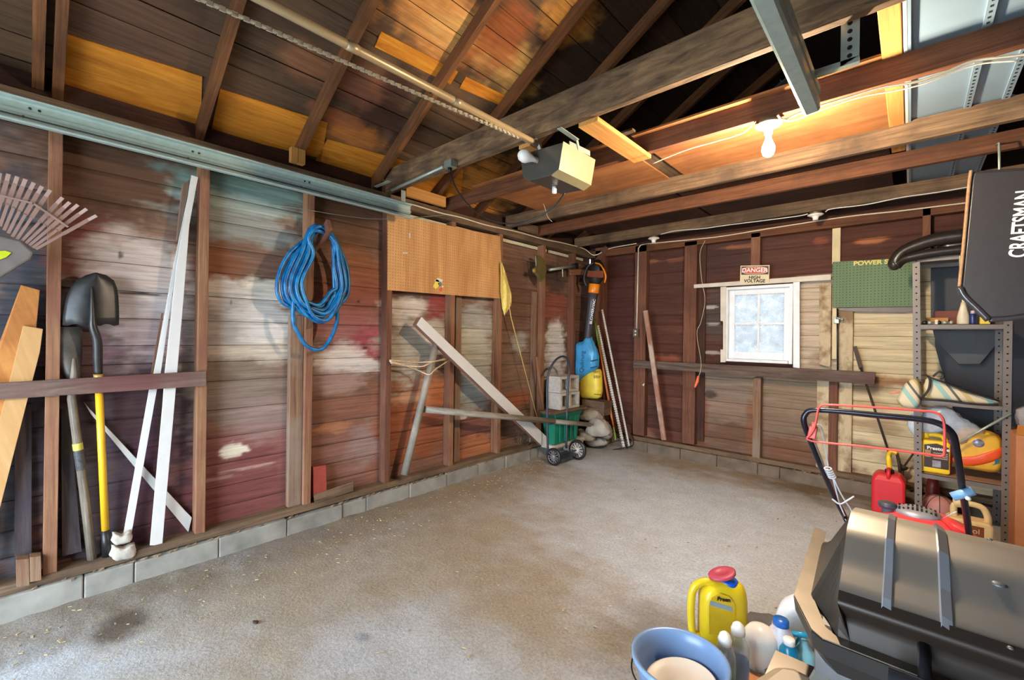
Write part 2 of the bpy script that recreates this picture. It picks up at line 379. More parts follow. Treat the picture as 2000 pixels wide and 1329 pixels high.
R_, W_, G_, BR, DK, TL, MV, OR = rgb(128, 62, 56), rgb(206, 196, 186), rgb(142, 132, 122), rgb(108, 80, 64), rgb(44, 30, 30), rgb(120, 150, 142), rgb(150, 112, 112), rgb(160, 92, 56)
def pal_left(a, z, bi):
    n = fbm(a*1.3, z*2+bi*3.1, 11); base = V(BR)[None, :]*(1-n[:, None])+V(rgb(134, 106, 90))[None, :]*n[:, None]
    t = (vnoise(bi*7.3, np.floor(a/.63)*3.3, 5))[:, None]; base = base*(.75+.5*t)
    low = np.clip((1.1-z)/.5, 0, 1)[:, None]; far = np.clip((a-1.9)/.3, 0, 1)[:, None]
    return base*(1-low*.35*(1-far))+V(rgb(140, 82, 70))[None, :]*low*.35*(1-far)
def lb(u, v, ru, rv, c, st=.85, so=.6):
    p = L(u, v, XL); a = L(u-ru, v, XL); b = L(u+ru, v, XL); t = L(u, v-rv, XL); d = L(u, v+rv, XL)
    return (p[1], p[2], abs(b[1]-a[1])/2*(1.22 if ru > 9 else 1), abs(t[2]-d[2])/2*(1.22 if rv > 9 else 1), c, st, so)
lblobs = [
lb(40, 700, 60, 330, rgb(52, 60, 70), .9), lb(25, 960, 40, 120, rgb(110, 116, 124), .6),
 lb(250, 340, 150, 70, rgb(84, 58, 40), .8), lb(180, 500, 60, 80, rgb(120, 66, 62), .8), lb(270, 520, 90, 55, rgb(196, 180, 170), .95), lb(270, 600, 90, 40, rgb(190, 180, 178), .95), lb(300, 680, 80, 50, rgb(160, 142, 142), .9),
 lb(150, 900, 70, 220, rgb(54, 44, 48), .9), lb(260, 820, 120, 90, rgb(64, 44, 50), .9), lb(300, 960, 80, 90, rgb(82, 52, 66), .85), lb(345, 900, 30, 180, rgb(58, 44, 48), .8),
 lb(200, 960, 40, 120, rgb(92, 90, 98), .5), lb(150, 690, 60, 60, rgb(120, 90, 96), .6),
 lb(480, 370, 100, 40, TL, .95), lb(470, 440, 100, 26, rgb(150, 152, 146), .9), lb(480, 400, 90, 14, rgb(170, 182, 174), .8), lb(430, 520, 40, 30, rgb(140, 88, 60), .8), lb(430, 575, 40, 24, W_, .95), lb(510, 575, 50, 22, rgb(224, 214, 196), .95),
 lb(480, 650, 80, 60, rgb(172, 164, 158), .9), lb(520, 640, 50, 40, rgb(212, 206, 200), .8), lb(500, 690, 60, 20, rgb(205, 190, 170), .75), lb(450, 735, 70, 30, rgb(126, 112, 96), .9), lb(480, 790, 80, 50, rgb(138, 122, 112), .85),
 lb(480, 880, 90, 40, rgb(140, 92, 88), .9), lb(480, 960, 90, 60, rgb(120, 70, 68), .95), lb(520, 820, 50, 30, rgb(150, 128, 122), .6),
 lb(460, 880, 25, 12, rgb(226, 216, 196), 1, .3), lb(480, 915, 50, 3, rgb(190, 160, 150), .6, .3), lb(430, 935, 40, 3, rgb(190, 160, 150), .5, .3),
 lb(670, 430, 60, 70, rgb(104, 74, 52), .8), lb(700, 540, 50, 40, rgb(148, 92, 62), .8), lb(690, 590, 50, 40, rgb(142, 84, 70), .8), lb(680, 640, 50, 35, rgb(158, 104, 100), .8), lb(715, 680, 25, 30, rgb(150, 66, 76), .85),
 lb(670, 700, 40, 22, rgb(208, 198, 190), .95), lb(700, 715, 40, 12, rgb(200, 194, 188), .9), lb(660, 745, 45, 22, rgb(156, 128, 118), .9), lb(690, 790, 45, 22, rgb(136, 92, 74), .7), lb(650, 835, 30, 10, rgb(178, 122, 82), .8, .3), lb(690, 900, 50, 60, rgb(136, 98, 88), .6), lb(710, 870, 25, 30, rgb(150, 132, 128), .6),
 lb(800, 600, 45, 12, W_, .95), lb(782, 618, 14, 16, W_, .9), lb(830, 660, 60, 30, rgb(168, 160, 148), .95), lb(800, 720, 35, 45, rgb(176, 172, 156), .95), lb(850, 650, 20, 20, rgb(190, 184, 170), .8), lb(860, 590, 20, 25, rgb(140, 60, 56), .9),
 lb(810, 830, 60, 80, rgb(148, 84, 54), .85), lb(850, 770, 30, 20, rgb(180, 112, 70), .8), lb(800, 780, 30, 10, rgb(190, 150, 120), .7, .4), lb(820, 920, 50, 20, rgb(120, 90, 76), .8),
 lb(930, 625, 30, 26, rgb(160, 158, 152), .95), lb(930, 680, 32, 40, rgb(180, 180, 164), .95), lb(925, 750, 30, 40, rgb(166, 168, 160), .9), lb(915, 775, 20, 25, rgb(150, 156, 152), .7), lb(920, 835, 30, 25, rgb(120, 76, 66), .8), lb(905, 815, 8, 5, W_, .9, .3), lb(930, 880, 35, 22, rgb(176, 112, 74), .85),
 lb(1010, 700, 25, 60, rgb(128, 104, 84), .7), lb(1015, 780, 25, 12, rgb(160, 96, 66), .8), lb(1010, 590, 25, 70, rgb(104, 76, 60), .8), lb(1015, 670, 12, 15, rgb(160, 156, 148), .8),
 lb(1085, 655, 14, 25, rgb(228, 224, 218), 1), lb(1085, 700, 16, 40, rgb(212, 210, 206), .95), lb(1085, 600, 22, 25, rgb(150, 86, 70), .8), lb(1080, 545, 22, 20, rgb(60, 50, 48), .7), lb(1085, 760, 16, 30, rgb(190, 188, 184), .8),
lb(285, 574, 42, 2.5, DK, .9, .3), lb(300, 583, 30, 3.5, W_, .9, .4), lb(235, 497, 4, 7, DK, .8, .4), lb(700, 590, 3, 3, DK, .9, .3), lb(713, 680, 4, 3, DK, .8, .3), lb(350, 640, 3, 6, DK, .6, .4), lb(450, 590, 2, 8, DK, .6, .4), lb(545, 615, 18, 5, rgb(210, 90, 80), .0, .4)]
zbL = [.14, .27, .40, .55, .72, .90, 1.085, 1.21, 1.315, 1.47, 1.625, 1.78, 1.94, 2.11, 2.27, 2.42]
siding('wall_left', 'y', XL, YF, YB, zbL, pal_left, lblobs, mat=painted('left_wall_boards', (7, 2.2, 46), amt=.36), seed=4, step=.0105)

def pal_back(a, z, bi):
    n = fbm(a*1.2, z*1.5+bi*2.1, 21); t = vnoise(bi*5.1, a*0+2, 8)[:, None]
    base = V(rgb(76, 46, 38))[None, :]*(1-n[:, None])+V(rgb(100, 60, 47))[None, :]*n[:, None]
    base = base*(.8+.4*t)
    cream = V(rgb(204, 188, 152)); c2 = V(rgb(188, 172, 150)); low = (np.clip((a+1.83)/.02, 0, 1)*np.clip((-.60-a)/.02, 0, 1)*np.clip((1.05-z)/.02, 0, 1)*(.5+.5*np.clip((z-.3)/.3, 0, 1)))[:, None]; base = base*(1-low)+V(rgb(132, 112, 94))*(.85+.3*t)*low
    right = np.clip((a+.42)/.02, 0, 1)[:, None]*np.clip((2.14-z)/.02, 0, 1)[:, None]
    mid = (np.clip((a+.88)/.02, 0, 1)*np.clip((z-1.10)/.02, 0, 1)*np.clip((2.05-z)/.02, 0, 1))[:, None]
    base = base*(1-mid)+c2*mid; base = base*(1-right)+cream*right
    return base
def bb(u, v, ru, rv, c, st=.85, so=.6):
    p = B(u, v, YB); a = B(u-ru, v, YB); b = B(u+ru, v, YB); t = B(u, v-rv, YB); d = B(u, v+rv, YB)
    return (p[0], p[2], abs(b[0]-a[0])/2, abs(t[2]-d[2])/2, c, st, so)
bblobs = [bb(1205, 600, 30, 120, rgb(72, 38, 34), .7), bb(1300, 560, 40, 70, rgb(78, 50, 42), .7), bb(1420, 500, 90, 40, rgb(74, 52, 48), .85), bb(1540, 500, 80, 40, rgb(92, 60, 50), .7),
 bb(1270, 512, 20, 4, rgb(170, 110, 80), .6, .4), bb(1320, 507, 24, 4, rgb(160, 100, 72), .5, .4), bb(1440, 482, 40, 4, rgb(170, 108, 76), .6, .4), bb(1700, 470, 30, 5, rgb(190, 120, 80), .7, .5), bb(1600, 470, 15, 8, rgb(150, 84, 60), .6),
 bb(1395, 620, 22, 50, rgb(80, 72, 66), .95), bb(1390, 600, 14, 3, W_, .7, .3), bb(1392, 633, 14, 3, W_, .6, .3), bb(1392, 690, 16, 4, W_, .5, .3),
 bb(1415, 760, 60, 22, rgb(128, 112, 100), .9), bb(1430, 800, 50, 18, rgb(136, 114, 98), .9), bb(1430, 850, 50, 25, rgb(104, 76, 58), .9), bb(1540, 770, 60, 25, rgb(136, 118, 96), .95), bb(1530, 830, 60, 35, rgb(124, 104, 86), .9), bb(1540, 880, 60, 22, rgb(110, 74, 52), .8),
 bb(1385, 770, 12, 8, rgb(50, 40, 36), .8, .5), bb(1370, 815, 12, 60, rgb(120, 62, 40), .7), bb(1465, 830, 8, 60, rgb(130, 80, 50), .6),
 bb(1260, 850, 20, 12, rgb(150, 110, 90), .5), bb(1290, 700, 30, 8, rgb(160, 90, 60), .6), bb(1600, 700, 20, 14, rgb(120, 92, 70), .7, .8), bb(1590, 640, 25, 60, rgb(198, 180, 158), .5),
 bb(1730, 745, 70, 10, rgb(140, 100, 66), .9), bb(1700, 760, 50, 10, rgb(110, 78, 52), .7, .9), bb(1705, 830, 70, 14, rgb(120, 84, 56), .5, 1.), bb(1690, 870, 50, 10, rgb(120, 84, 56), .6, 1.), bb(1760, 900, 50, 10, rgb(110, 80, 54), .6, 1.), bb(1720, 790, 60, 8, rgb(150, 116, 80), .5, 1.),
 bb(1650, 940, 60, 30, rgb(100, 70, 50), .9)]
WIN = (-1.50, -.885, 1.17, 1.955)
zbB = [.14, .29, .44, .56, .70, .84, .98, 1.11, 1.22, 1.33, 1.445, 1.56, 1.68, 1.80, 1.92, 2.06, 2.2, 2.34, 2.48, 2.62]
siding('wall_back', 'x', YB, XL, XR, zbB, pal_back, bblobs, hole=WIN, mat=painted('back_wall_boards', (2.2, 7, 46), amt=.34), seed=9, step=.013)
# the walls the camera looks away from
b = MB(); b.box(XR, XR+.04, YF-.05, YB+.05, 0, 3.0); struct(b.build('wall_right', M['darkboard']))
b = MB(); b.box(-3.3, -2.95, YF-.05, YF, 0, 2.62); b.box(-.28, XR+.04, YF-.05, YF, 0, 2.62); b.box(-2.95, -.28, YF-.05, YF, 2.1, 2.62); b.prism([(-3.5, YF-.05, 2.62), (1.8, YF-.05, 2.62), (1.8, YF-.05, 2.95), (-.87, YF-.05, 4.4), (-3.5, YF-.05, 2.8)], (0, .05, 0)); struct(b.build('wall_front', M['darkboard']))  # open doorway added in the unseen front wall to let fill daylight in
b = MB(); b.prism([(-3.5, YB+.01, 2.62), (1.8, YB+.01, 2.62), (1.8, YB+.01, 2.95), (-.87, YB+.01, 4.4), (-3.5, YB+.01, 2.8)], (0, .05, 0)); struct(b.build('wall_gable', M['shade_dark']))
# outside ground and the pale yard seen through the window
b = MB(); b.box(-14, 12, -16, YF-.06, -.12, -.02); b.box(-14, 12, YB+.1, 16, -.12, -.02); struct(b.build('ground', plain('pale_gravel_drive', rgb(190, 188, 182), .9, var=.15, scale=3)))
b = MB(); P = [[(-7+i*.12, 9.2+.35*(fbm(np.array([i*.4]), np.array([j*.5]), 3)[0]-.5), j*.12-.1) for j in range(23)] for i in range(90)]; b.grid(P)
struct(b.build('exterior_hedge', plain('grey_hedge', rgb(168, 164, 154), .95, var=.5, scale=7, bump=1)))

# ------------------------------------------------------------ foundation curb, block by block
curbm = plain('grey_curb_concrete', rgb(140, 138, 130), .85, var=.28, scale=7, bump=.8)
def curb(name, pts, cm_=None):
    mb = MB(); rnd = random.Random(5)
    for k in range(len(pts)-1):
        p, q = V(pts[k]), V(pts[k+1]); d = nrm(q-p); n = V((d[1], -d[0], 0)); ln = np.linalg.norm(q-p); s = 0
        while s < ln-.02:
            w = min(rnd.choice([.4, .4, .8, .2]), ln-s); j = rnd.uniform(-.007, .007); h = .118+rnd.uniform(-.008, .008)
            c = p+d*(s+w/2)-n*(.075-j); mb.obox((c[0], c[1], h/2-.02), d*(w/2-.002), n*.075, (0, 0, h/2+.02)); s += w
    return struct(mb.build(name, cm_ or curbm, bevel=.006))
curb('trim_1', [(-3.16, YF, 0), (-3.16, 5.07, 0)][::-1] and [(-3.16, 5.07, 0), (-3.16, YF, 0)][::-1])
curb('trim_2', [(-3.16, 5.07, 0), (XR, 5.07, 0)], plain('brown_grey_curb', rgb(112, 98, 84), .85, var=.3, scale=7, bump=.8))
# mud sills on top of the curb
b = MB(); b.plank((-3.235, YF, .15), (-3.235, 5.19, .15), .10, .045, (0, 0, 1)); struct(b.build('trim_3', M['plate']))
b = MB(); b.plank((-3.18, 5.145, .15), (XR, 5.145, .15), .10, .045, (0, 0, 1)); struct(b.build('trim_4', M['plate']))
# crumbled mortar and dry leaves in the gap between curb and sill
b = MB(); rnd = random.Random(3)
for k in range(260):
    if k % 2: y = rnd.uniform(-.3, 4.6); c = V((-3.175+rnd.uniform(-.012, .012), y, .118))
    else: x = rnd.uniform(-3.1, .4); c = V((x, 5.085+rnd.uniform(-.012, .012), .118))
    s = rnd.uniform(.004, .011); b.obox(c, nrm((rnd.random(), rnd.random(), .3))*s*1.6, (0, s*.6, s*.3), (s*.2, 0, s*.7))
o = b.build('mortar_rubble', plain('mortar_crumbs', rgb(128, 112, 92), .95, var=.3)); tag(o, 'crumbled mortar and dry leaves lying along the top of the concrete curb', 'rubble'); o['kind'] = 'stuff'
# grit and straw on the floor
b = MB()
for k in range(600):
    x, y = (rnd.uniform(-3.12, -2.5), rnd.uniform(-.2, 4)) if k % 3 else (rnd.uniform(-2.6, 0), rnd.uniform(.8, 4.9))
    s = rnd.uniform(.0015, .005); a = rnd.uniform(0, 3.14); b.obox((x, y, .006+s*.3), (s*math.cos(a)*1.8, s*math.sin(a)*1.8, 0), (-s*math.sin(a)*.7, s*math.cos(a)*.7, 0), (0, 0, s*.4))
o = b.build('floor_debris', plain('dry_chips', rgb(176, 156, 120), .95, var=.4)); tag(o, 'dry chips, grit and straw scattered over the dusty concrete floor', 'debris'); o['kind'] = 'stuff'

# ------------------------------------------------------------ roof
SL = .6; ZE = 2.605                                   # rafter underside: z = ZE + SL*(x - XL)
RN = nrm((SL, 0, -1)); RIDGE = -.87
def under(x, off=0): return ZE+SL*(x-XL)+off
ROOFP = V((XL, 0, ZE+.105))
def Rf(u, v, off=0): return onP(u, v, ROOFP+V((0, 0, off)), RN)
def roof():
    mb = MB(); A = []; S = []; BI = []; x = XL-.1; bi = 0; rnd = random.Random(12)
    while x < RIDGE:
        w = .118; x1 = min(x+w, RIDGE); off = rnd.uniform(-.003, .003); n = 330; P = []
        for i in range(n+1):
            y = YF+(YB-YF)*i/n; r = []
            for j in range(7):
                xx = x+.002+(x1-x-.004)*j/6; z = ROOFP[2]+SL*(xx-XL)+off+(.006 if j in (0, 6) else 0); r.append((xx, y, z)); A.append(y); S.append(xx); BI.append(bi)
            P.append(r)
        mb.grid(P); x = x1; bi += 1
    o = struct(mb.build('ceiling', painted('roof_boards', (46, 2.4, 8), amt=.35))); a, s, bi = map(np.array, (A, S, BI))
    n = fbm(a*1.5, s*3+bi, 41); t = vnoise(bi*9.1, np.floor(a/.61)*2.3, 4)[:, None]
    col = V(rgb(66, 51, 40))*(1-n[:, None])+V(rgb(104, 78, 54))*n[:, None]; col = col*(.6+.7*t); col = col*(1-.55*np.clip((a-2.2)/.5, 0, 1)[:, None])  # last factor darkens past the beam: shade there put into the colour
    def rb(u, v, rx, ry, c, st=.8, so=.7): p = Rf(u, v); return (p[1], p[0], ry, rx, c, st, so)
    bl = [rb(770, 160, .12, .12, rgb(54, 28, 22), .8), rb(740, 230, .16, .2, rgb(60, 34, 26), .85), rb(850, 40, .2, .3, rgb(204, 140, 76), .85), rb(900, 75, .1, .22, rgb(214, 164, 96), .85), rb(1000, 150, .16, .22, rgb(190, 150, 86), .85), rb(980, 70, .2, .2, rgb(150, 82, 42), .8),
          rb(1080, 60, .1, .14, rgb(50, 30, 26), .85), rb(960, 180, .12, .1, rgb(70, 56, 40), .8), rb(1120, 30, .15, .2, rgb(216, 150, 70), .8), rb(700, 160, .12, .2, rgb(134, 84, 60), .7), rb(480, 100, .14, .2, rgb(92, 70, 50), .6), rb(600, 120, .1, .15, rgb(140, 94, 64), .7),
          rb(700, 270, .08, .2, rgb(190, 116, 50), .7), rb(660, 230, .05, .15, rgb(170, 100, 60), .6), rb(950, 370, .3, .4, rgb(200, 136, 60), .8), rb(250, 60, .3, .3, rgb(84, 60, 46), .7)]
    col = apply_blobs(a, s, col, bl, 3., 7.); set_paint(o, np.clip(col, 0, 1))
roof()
b = MB(); b.box(XL-.06, XL-.02, YF, YB, 2.46, 2.74); struct(b.build('wall_frieze', M['darkboard']))
b = MB(); b.box(XL-.08, XR, YB+.005, YB+.05, 2.5, 2.7); struct(b.build('wall_back_frieze', M['darkboard']))
# newer plywood strips let into the sheathing
def rpatch(pts, mat, off=-.0065):
    b = MB(); P = [Rf(u, v, off) for u, v in pts]; b.prism(P, V(RN)*-.008)
    # grain along y
    b.uv = [[(b.v[k][1]*.9, b.v[k][0]*1.0) for k in f] for f in b.f]
    return struct(b.build('ceiling_panel', mat))
rpatch([(120, 64), (395, 150), (392, 246), (118, 178)], M['orangeply'])
rpatch([(430, 174), (640, 240), (628, 310), (412, 258)], M['orangeply'])
rpatch([(640, 272), (800, 318), (770, 372), (612, 322)], M['orangeply'])
rpatch([(745, 62), (895, 140), (880, 165), (732, 92)], M['orangeply'])
rpatch([(910, 150), (1005, 196), (990, 212), (898, 172)], M['orangeply'])
rpatch([(770, 330), (905, 330), (900, 385), (770, 398)], M['orangeply'])
# far slope of the roof, its shade put into the board colour
b = MB(); b.prism([(RIDGE, YF, ROOFP[2]+SL*(RIDGE-XL)), (RIDGE, YB, ROOFP[2]+SL*(RIDGE-XL)), (1.75, YB, ROOFP[2]), (1.75, YF, ROOFP[2])], (0, 0, .02)); struct(b.build('roof', M['shade_dark']))
b = MB(); b.prism([(RIDGE, YF, ROOFP[2]+.03+SL*(RIDGE-XL)), (RIDGE, YB, ROOFP[2]+.03+SL*(RIDGE-XL)), (XL-.25, YB, ROOFP[2]-.12), (XL-.25, YF, ROOFP[2]-.12)], (0, 0, .02)); struct(b.build('roof_deck', M['darkboard']))

GR = 'rafters of the sloping roof'
for y_, lb_ in ((-.53, 'roof rafter before the pair beside the leaf rake'), (-1.14, 'roof rafter closest to the doorway')):
    b = MB(); b.plank((XL-.05, y_, under(XL-.05)+.052), (RIDGE-.02, y_, under(RIDGE-.02)+.052), .089, .042, (0, 1, 0)); tag(b.build('roof_rafter', M['rafter'], bevel=.002), lb_, 'rafter', GR)
rl = ['roof rafter rising beside the upright post next to the leaf rake', 'roof rafter rising above the long white trim boards', 'roof rafter with paired wood blocks at its foot above the blue hose', 'roof rafter crossing behind the opener rail above the tall dark post by the pegboard', 'roof rafter meeting the heavy beam above the pegboard', 'roof rafter between the heavy beam and the first joist', 'roof rafter beyond the opener cord over the wall plate', 'roof rafter above the trimmer disc', 'roof rafter in the corner above the leaf blower']
for k, y in enumerate([.085, .70, 1.27, 1.90, 2.48, 3.05, 3.65, 4.25, 4.85]):
    b = MB(); x1 = RIDGE-.02; b.plank((XL-.05, y, under(XL-.05)+.052), (x1, y, under(x1)+.052), .089, .042, (0, 1, 0))
    o = b.build('roof_rafter', M['rafter'], bevel=.002); tag(o, rl[k], 'rafter', GR)
b = MB(); b.plank((XL-.02, .015, under(XL)+.05), (RIDGE-.02, .015, under(RIDGE)+.05), .089, .042, (0, 1, 0)); tag(b.build('roof_rafter', M['rafter']), 'second rafter nailed close beside the rafter next to the leaf rake', 'rafter', GR)
for k, y in enumerate([.085, 1.27, 2.48, 3.65]):
    b = MB(); b.plank((1.6, y, ROOFP[2]-.05), (RIDGE+.02, y, ROOFP[2]-.05+SL*(RIDGE-XL)), .089, .042, (0, 1, 0)); o = b.build('roof_rafter', M['shade_dark']); tag(o, ['dark shaded-slope rafter nearest the doorway', 'dark shaded-slope rafter before the heavy beam', 'dark shaded-slope rafter just beyond the first reddish joist', 'dark shaded-slope rafter over the far sheets'][k], 'rafter', 'rafters of the shaded slope')
# ------------------------------------------------------------ studs
XS, YS = -3.19, 5.10
def lstud(u0, u1, label, mat='stud', ztop=2.47, dx=.088, zb=.172):
    y0, y1 = L(u0, 760)[1], L(u1, 760)[1]; m = (y0+y1)/2; w = max(.04, min(.05, y1-y0))
    b = MB(); b.plank((XS-dx/2, m, zb), (XS-dx/2, m, ztop), dx, w, (0, 1, 0)); return tag(b.build('wall_stud', M[mat], bevel=.002), label, 'stud', 'wall studs')
for y_, lb_ in ((-.56, 'wall stud next before the leaf rake'), (-1.17, 'wall stud closest to the doorway')):
    b = MB(); b.plank((XS-.044, y_, .172), (XS-.044, y_, 2.47), .088, .04, (0, 1, 0)); tag(b.build('wall_stud', M['stud'], bevel=.002), lb_, 'stud', 'wall studs')
lstud(88, 117, 'tall wall stud behind the shovels and the leaf rake')
lstud(385.6, 404.5, 'wall stud at the end of the low rail board by the white trim boards')
lstud(594, 612, 'wall stud carrying the peg with the blue hose')
lstud(753.5, 763.5, 'dark wall stud holding the near edge of the brown pegboard', 'stud_red')
lstud(878, 887, 'wall stud under the middle of the brown pegboard, behind the pipe frame')
lstud(971, 980, 'wall stud at the far edge of the brown pegboard')
lstud(1056, 1063.5, 'wall stud behind the round trimmer disc')
lstud(1113, 1126, 'wall stud beside the black leaf blower, streaked with white paint', 'stud_red')
def flat(u0, u1, v0, label, mat, th=.022):
    y0, y1 = L(u0, 760, XL)[1], L(u1, 760, XL)[1]; z = min(2.4, L((u0+u1)/2, v0, XL)[2])
    b = MB(); b.box(XL+.005, XL+.005+th, y0, y1, .172, z); return tag(b.build('backing_board', M[mat], bevel=.002), label, 'board')
flat(560, 585, 617, 'flat upright board on the wall just below the hose shadow', 'stud_grey', .05)
flat(885, 896, 560, 'grey flat upright board nailed behind the middle pegboard stud', 'stud_grey')
flat(959, 971, 590, 'flat upright board tucked behind the stud at the far pegboard edge', 'stud')
flat(1034, 1043, 570, 'flat grey upright board before the stud with the trimmer disc', 'stud_grey')
def bpost(u0, u1, v0, v1, label, mat='stud_red', y0=YS, y1=YB-.004, name='wall_stud', cat='stud', grp='back wall studs'):
    a, c = B(u0, v0, y0), B(u1, v1, y0); um = (u0+u1)/2; zt, zb = B(um, v0, y0)[2], B(um, v1, y0)[2]
    b = MB(); b.plank(((a[0]+c[0])/2, (y0+y1)/2, zb), ((a[0]+c[0])/2, (y0+y1)/2, zt), abs(c[0]-a[0]), y1-y0, (0, 1, 0))
    o = b.build(name, M[mat], bevel=.002); return tag(o, label, cat, grp)
bpost(1163, 1176, 484, 846, 'corner wall stud behind the leaf blower')
bpost(1241, 1258, 480, 851, 'back wall stud carrying the conduit and outlet box')
bpost(1337, 1356, 472, 868, 'tall back wall stud next to the leaning brown board')
bpost(1356, 1374, 472, 862, 'flat board beside the tall stud, darker and set back', 'darkboard', 5.165, YB-.004, 'backing_board', 'board', None)
bpost(1471, 1484, 738, 902, 'short wall stud under the window', 'stud_grey')
bpost(1467, 1484, 455, 522, 'short wall stud above the DANGER sign', 'stud')
bpost(1619, 1634, 742, 925, 'red-brown wall stud beside the cream doorpost')
M['creampl'] = wood('peeling_cream_paint', rgb(206, 190, 158), rgb(184, 164, 130), rgb(120, 92, 66), along=6, across=25, stain=.8, stainscale=7)
bpost(1596, 1619, 740, 922, 'cream flat board beside the red-brown stud under the bench rail', 'creampl', 5.15, YB-.004, 'backing_board', 'board', None)
bpost(1802, 1817, 405, 505, 'wall stud above the metal shelf, seen over the black seat cover')
for u0, u1, v0, v1, mat, lab in [(1626, 1641, 434, 515, 'creamp', 'cream painted strip rising above the green pegboard'), (1636, 1662, 602, 935, 'creampl', 'peeling cream doorpost board beside the latch')]:
    M['creamp'] = M.get('creamp') or plain('cream_paint', rgb(214, 196, 152), .6, var=.08, scale=12)
    M['creampl'] = M.get('creampl') or wood('peeling_cream_paint', rgb(212, 192, 150), rgb(196, 172, 126), rgb(120, 88, 58), along=6, across=25, stain=.9, stainscale=7)
    bpost(u0, u1, v0, v1, lab, mat, 5.15, YB-.003, 'door_post', 'board', None)
# plates
b = MB(); b.plank((-3.235, YF, 2.515), (-3.235, YB, 2.515), .09, .09, (1, 0, 0)); tag(b.build('top_plate', M['plate'], bevel=.003), 'long double top plate running along the wall above the pegboard', 'plate')
b = MB(); b.plank((XL, 5.145, 2.515), (XR, 5.145, 2.515), .09, .09, (0, 1, 0)); tag(b.build('top_plate', M['joist'], bevel=.003), 'dark top plate along the back wall above the window', 'plate')
b = MB(); b.box(XL-.012, XL+.004, YF, 4.2, 2.425, 2.458); b.box(XL-.012, XL+.004, 4.25, 5.0, 2.425, 2.458); struct(b.build('trim_5', plain('outer_cream_trim', rgb(214, 214, 188), .7, var=.1)))
# ------------------------------------------------------------ beam and joists
ZB = 2.56
def joist(y, h, t, mat, name, label, cat, x0=-3.23, x1=XR, grp=None, zb=ZB, bev=.003):
    b = MB(); b.plank((x0, y+t/2, zb+h/2), (x1, y+t/2, zb+h/2), h, t, (0, 1, 0)); return tag(b.build(name, M[mat], bevel=bev), label, cat, grp)
joist(1.95, .19, .05, 'beam', 'ceiling_beam', 'heavy old blackened beam crossing above the opener rail', 'beam', bev=.008)
JG = 'ceiling joists past the beam'
joist(2.58, .112, .042, 'joist', 'ceiling_joist', 'reddish ceiling joist carrying the lit bulb', 'joist', grp=JG)
joist(3.42, .125, .042, 'joist_grey', 'ceiling_joist', 'grey weathered ceiling joist behind the lit bulb', 'joist', grp=JG)
joist(3.92, .112, .042, 'joist', 'ceiling_joist', 'orange-brown ceiling joist with a pale lower edge', 'joist', grp=JG)
joist(4.72, .112, .042, 'joist_grey', 'ceiling_joist', 'dark ceiling joist with the two empty lampholders', 'joist', grp=JG)
xl = on(978, 386, 2, 2.672)[0]; xs = on(1240, 305, 2, 2.672)[0]; xs2 = on(1278, 300, 2, 2.672)[0]
def ply(x0, x1, y0, y1, z, mat, label):
    b = MB(); b.obox(((x0+x1)/2, (y0+y1)/2, z+.006), ((x1-x0)/2, 0, 0), (0, (y1-y0)/2, 0), (0, 0, .006)); tag(b.build('plywood_sheet', M[mat]), label, 'plywood', 'sheets laid on the joists')
ply(xl, xs, 2.545, 3.66, 2.674, 'paleply', 'pale plywood sheet on the joists between the opener and the wall')
ply(xs2, -.10, 2.545, 3.66, 2.674, 'paleply', 'pale plywood sheet on the joists above the lit bulb')
ply(xs-.02, xs2+.03, 2.5, 3.64, 2.690, 'joist_grey', 'narrow grey board covering the seam between the two plywood sheets')
ply(-2.9, -1.55, 3.68, 5.05, 2.675, 'darkboard', 'dark sheet on the far joists towards the corner')
ply(-1.53, -.12, 3.68, 5.05, 2.675, 'darkboard', 'dark sheet on the far joists above the window')
# short cleats between beam and first joist
def cleat(u, v, w, label):
    p = on(u, v, 2, ZB); b = MB(); b.plank((p[0]+w/2, 1.99, ZB-.012), (p[0]+w/2, 2.63, ZB-.012), w, .025, (0, 0, 1)); tag(b.build('cleat_board', M['newpine'], bevel=.002), label, 'board')
cleat(1124, 237, .12, 'fresh pine cleat spanning beam and joist beside the opener')
cleat(1012, 284, .09, 'short pine cleat above the opener lamp')
# blocks at the rafter foot
p = L(600, 312, -3.17)
for k in range(2):
    b = MB(); b.plank((-3.17+.0, 1.215+k*.048, 2.58), (-3.17, 1.215+k*.048, 2.68), .05, .044, (0, 1, 0)); tag(b.build('wood_block', M['newpine'], bevel=.002), ['split pine block at the rafter foot, plain face', 'cracked pine block at the rafter foot, beside the plain one'][k], 'block')
b = MB(); b.plank((-3.14, 2.1, 2.605), (-3.14, 2.52, 2.605), .09, .035, (1, 0, 0)); tag(b.build('blocking_board', M['newpine'], bevel=.002), 'yellowish block on the top plate beside the end of the first joist', 'block')
b = MB(); b.plank((-3.15, 3.55, 2.60), (-3.15, 3.86, 2.60), .09, .035, (1, 0, 0)); tag(b.build('blocking_board', M['plate'], bevel=.002), 'grey block on the top plate beside the orange-brown joist end', 'block')

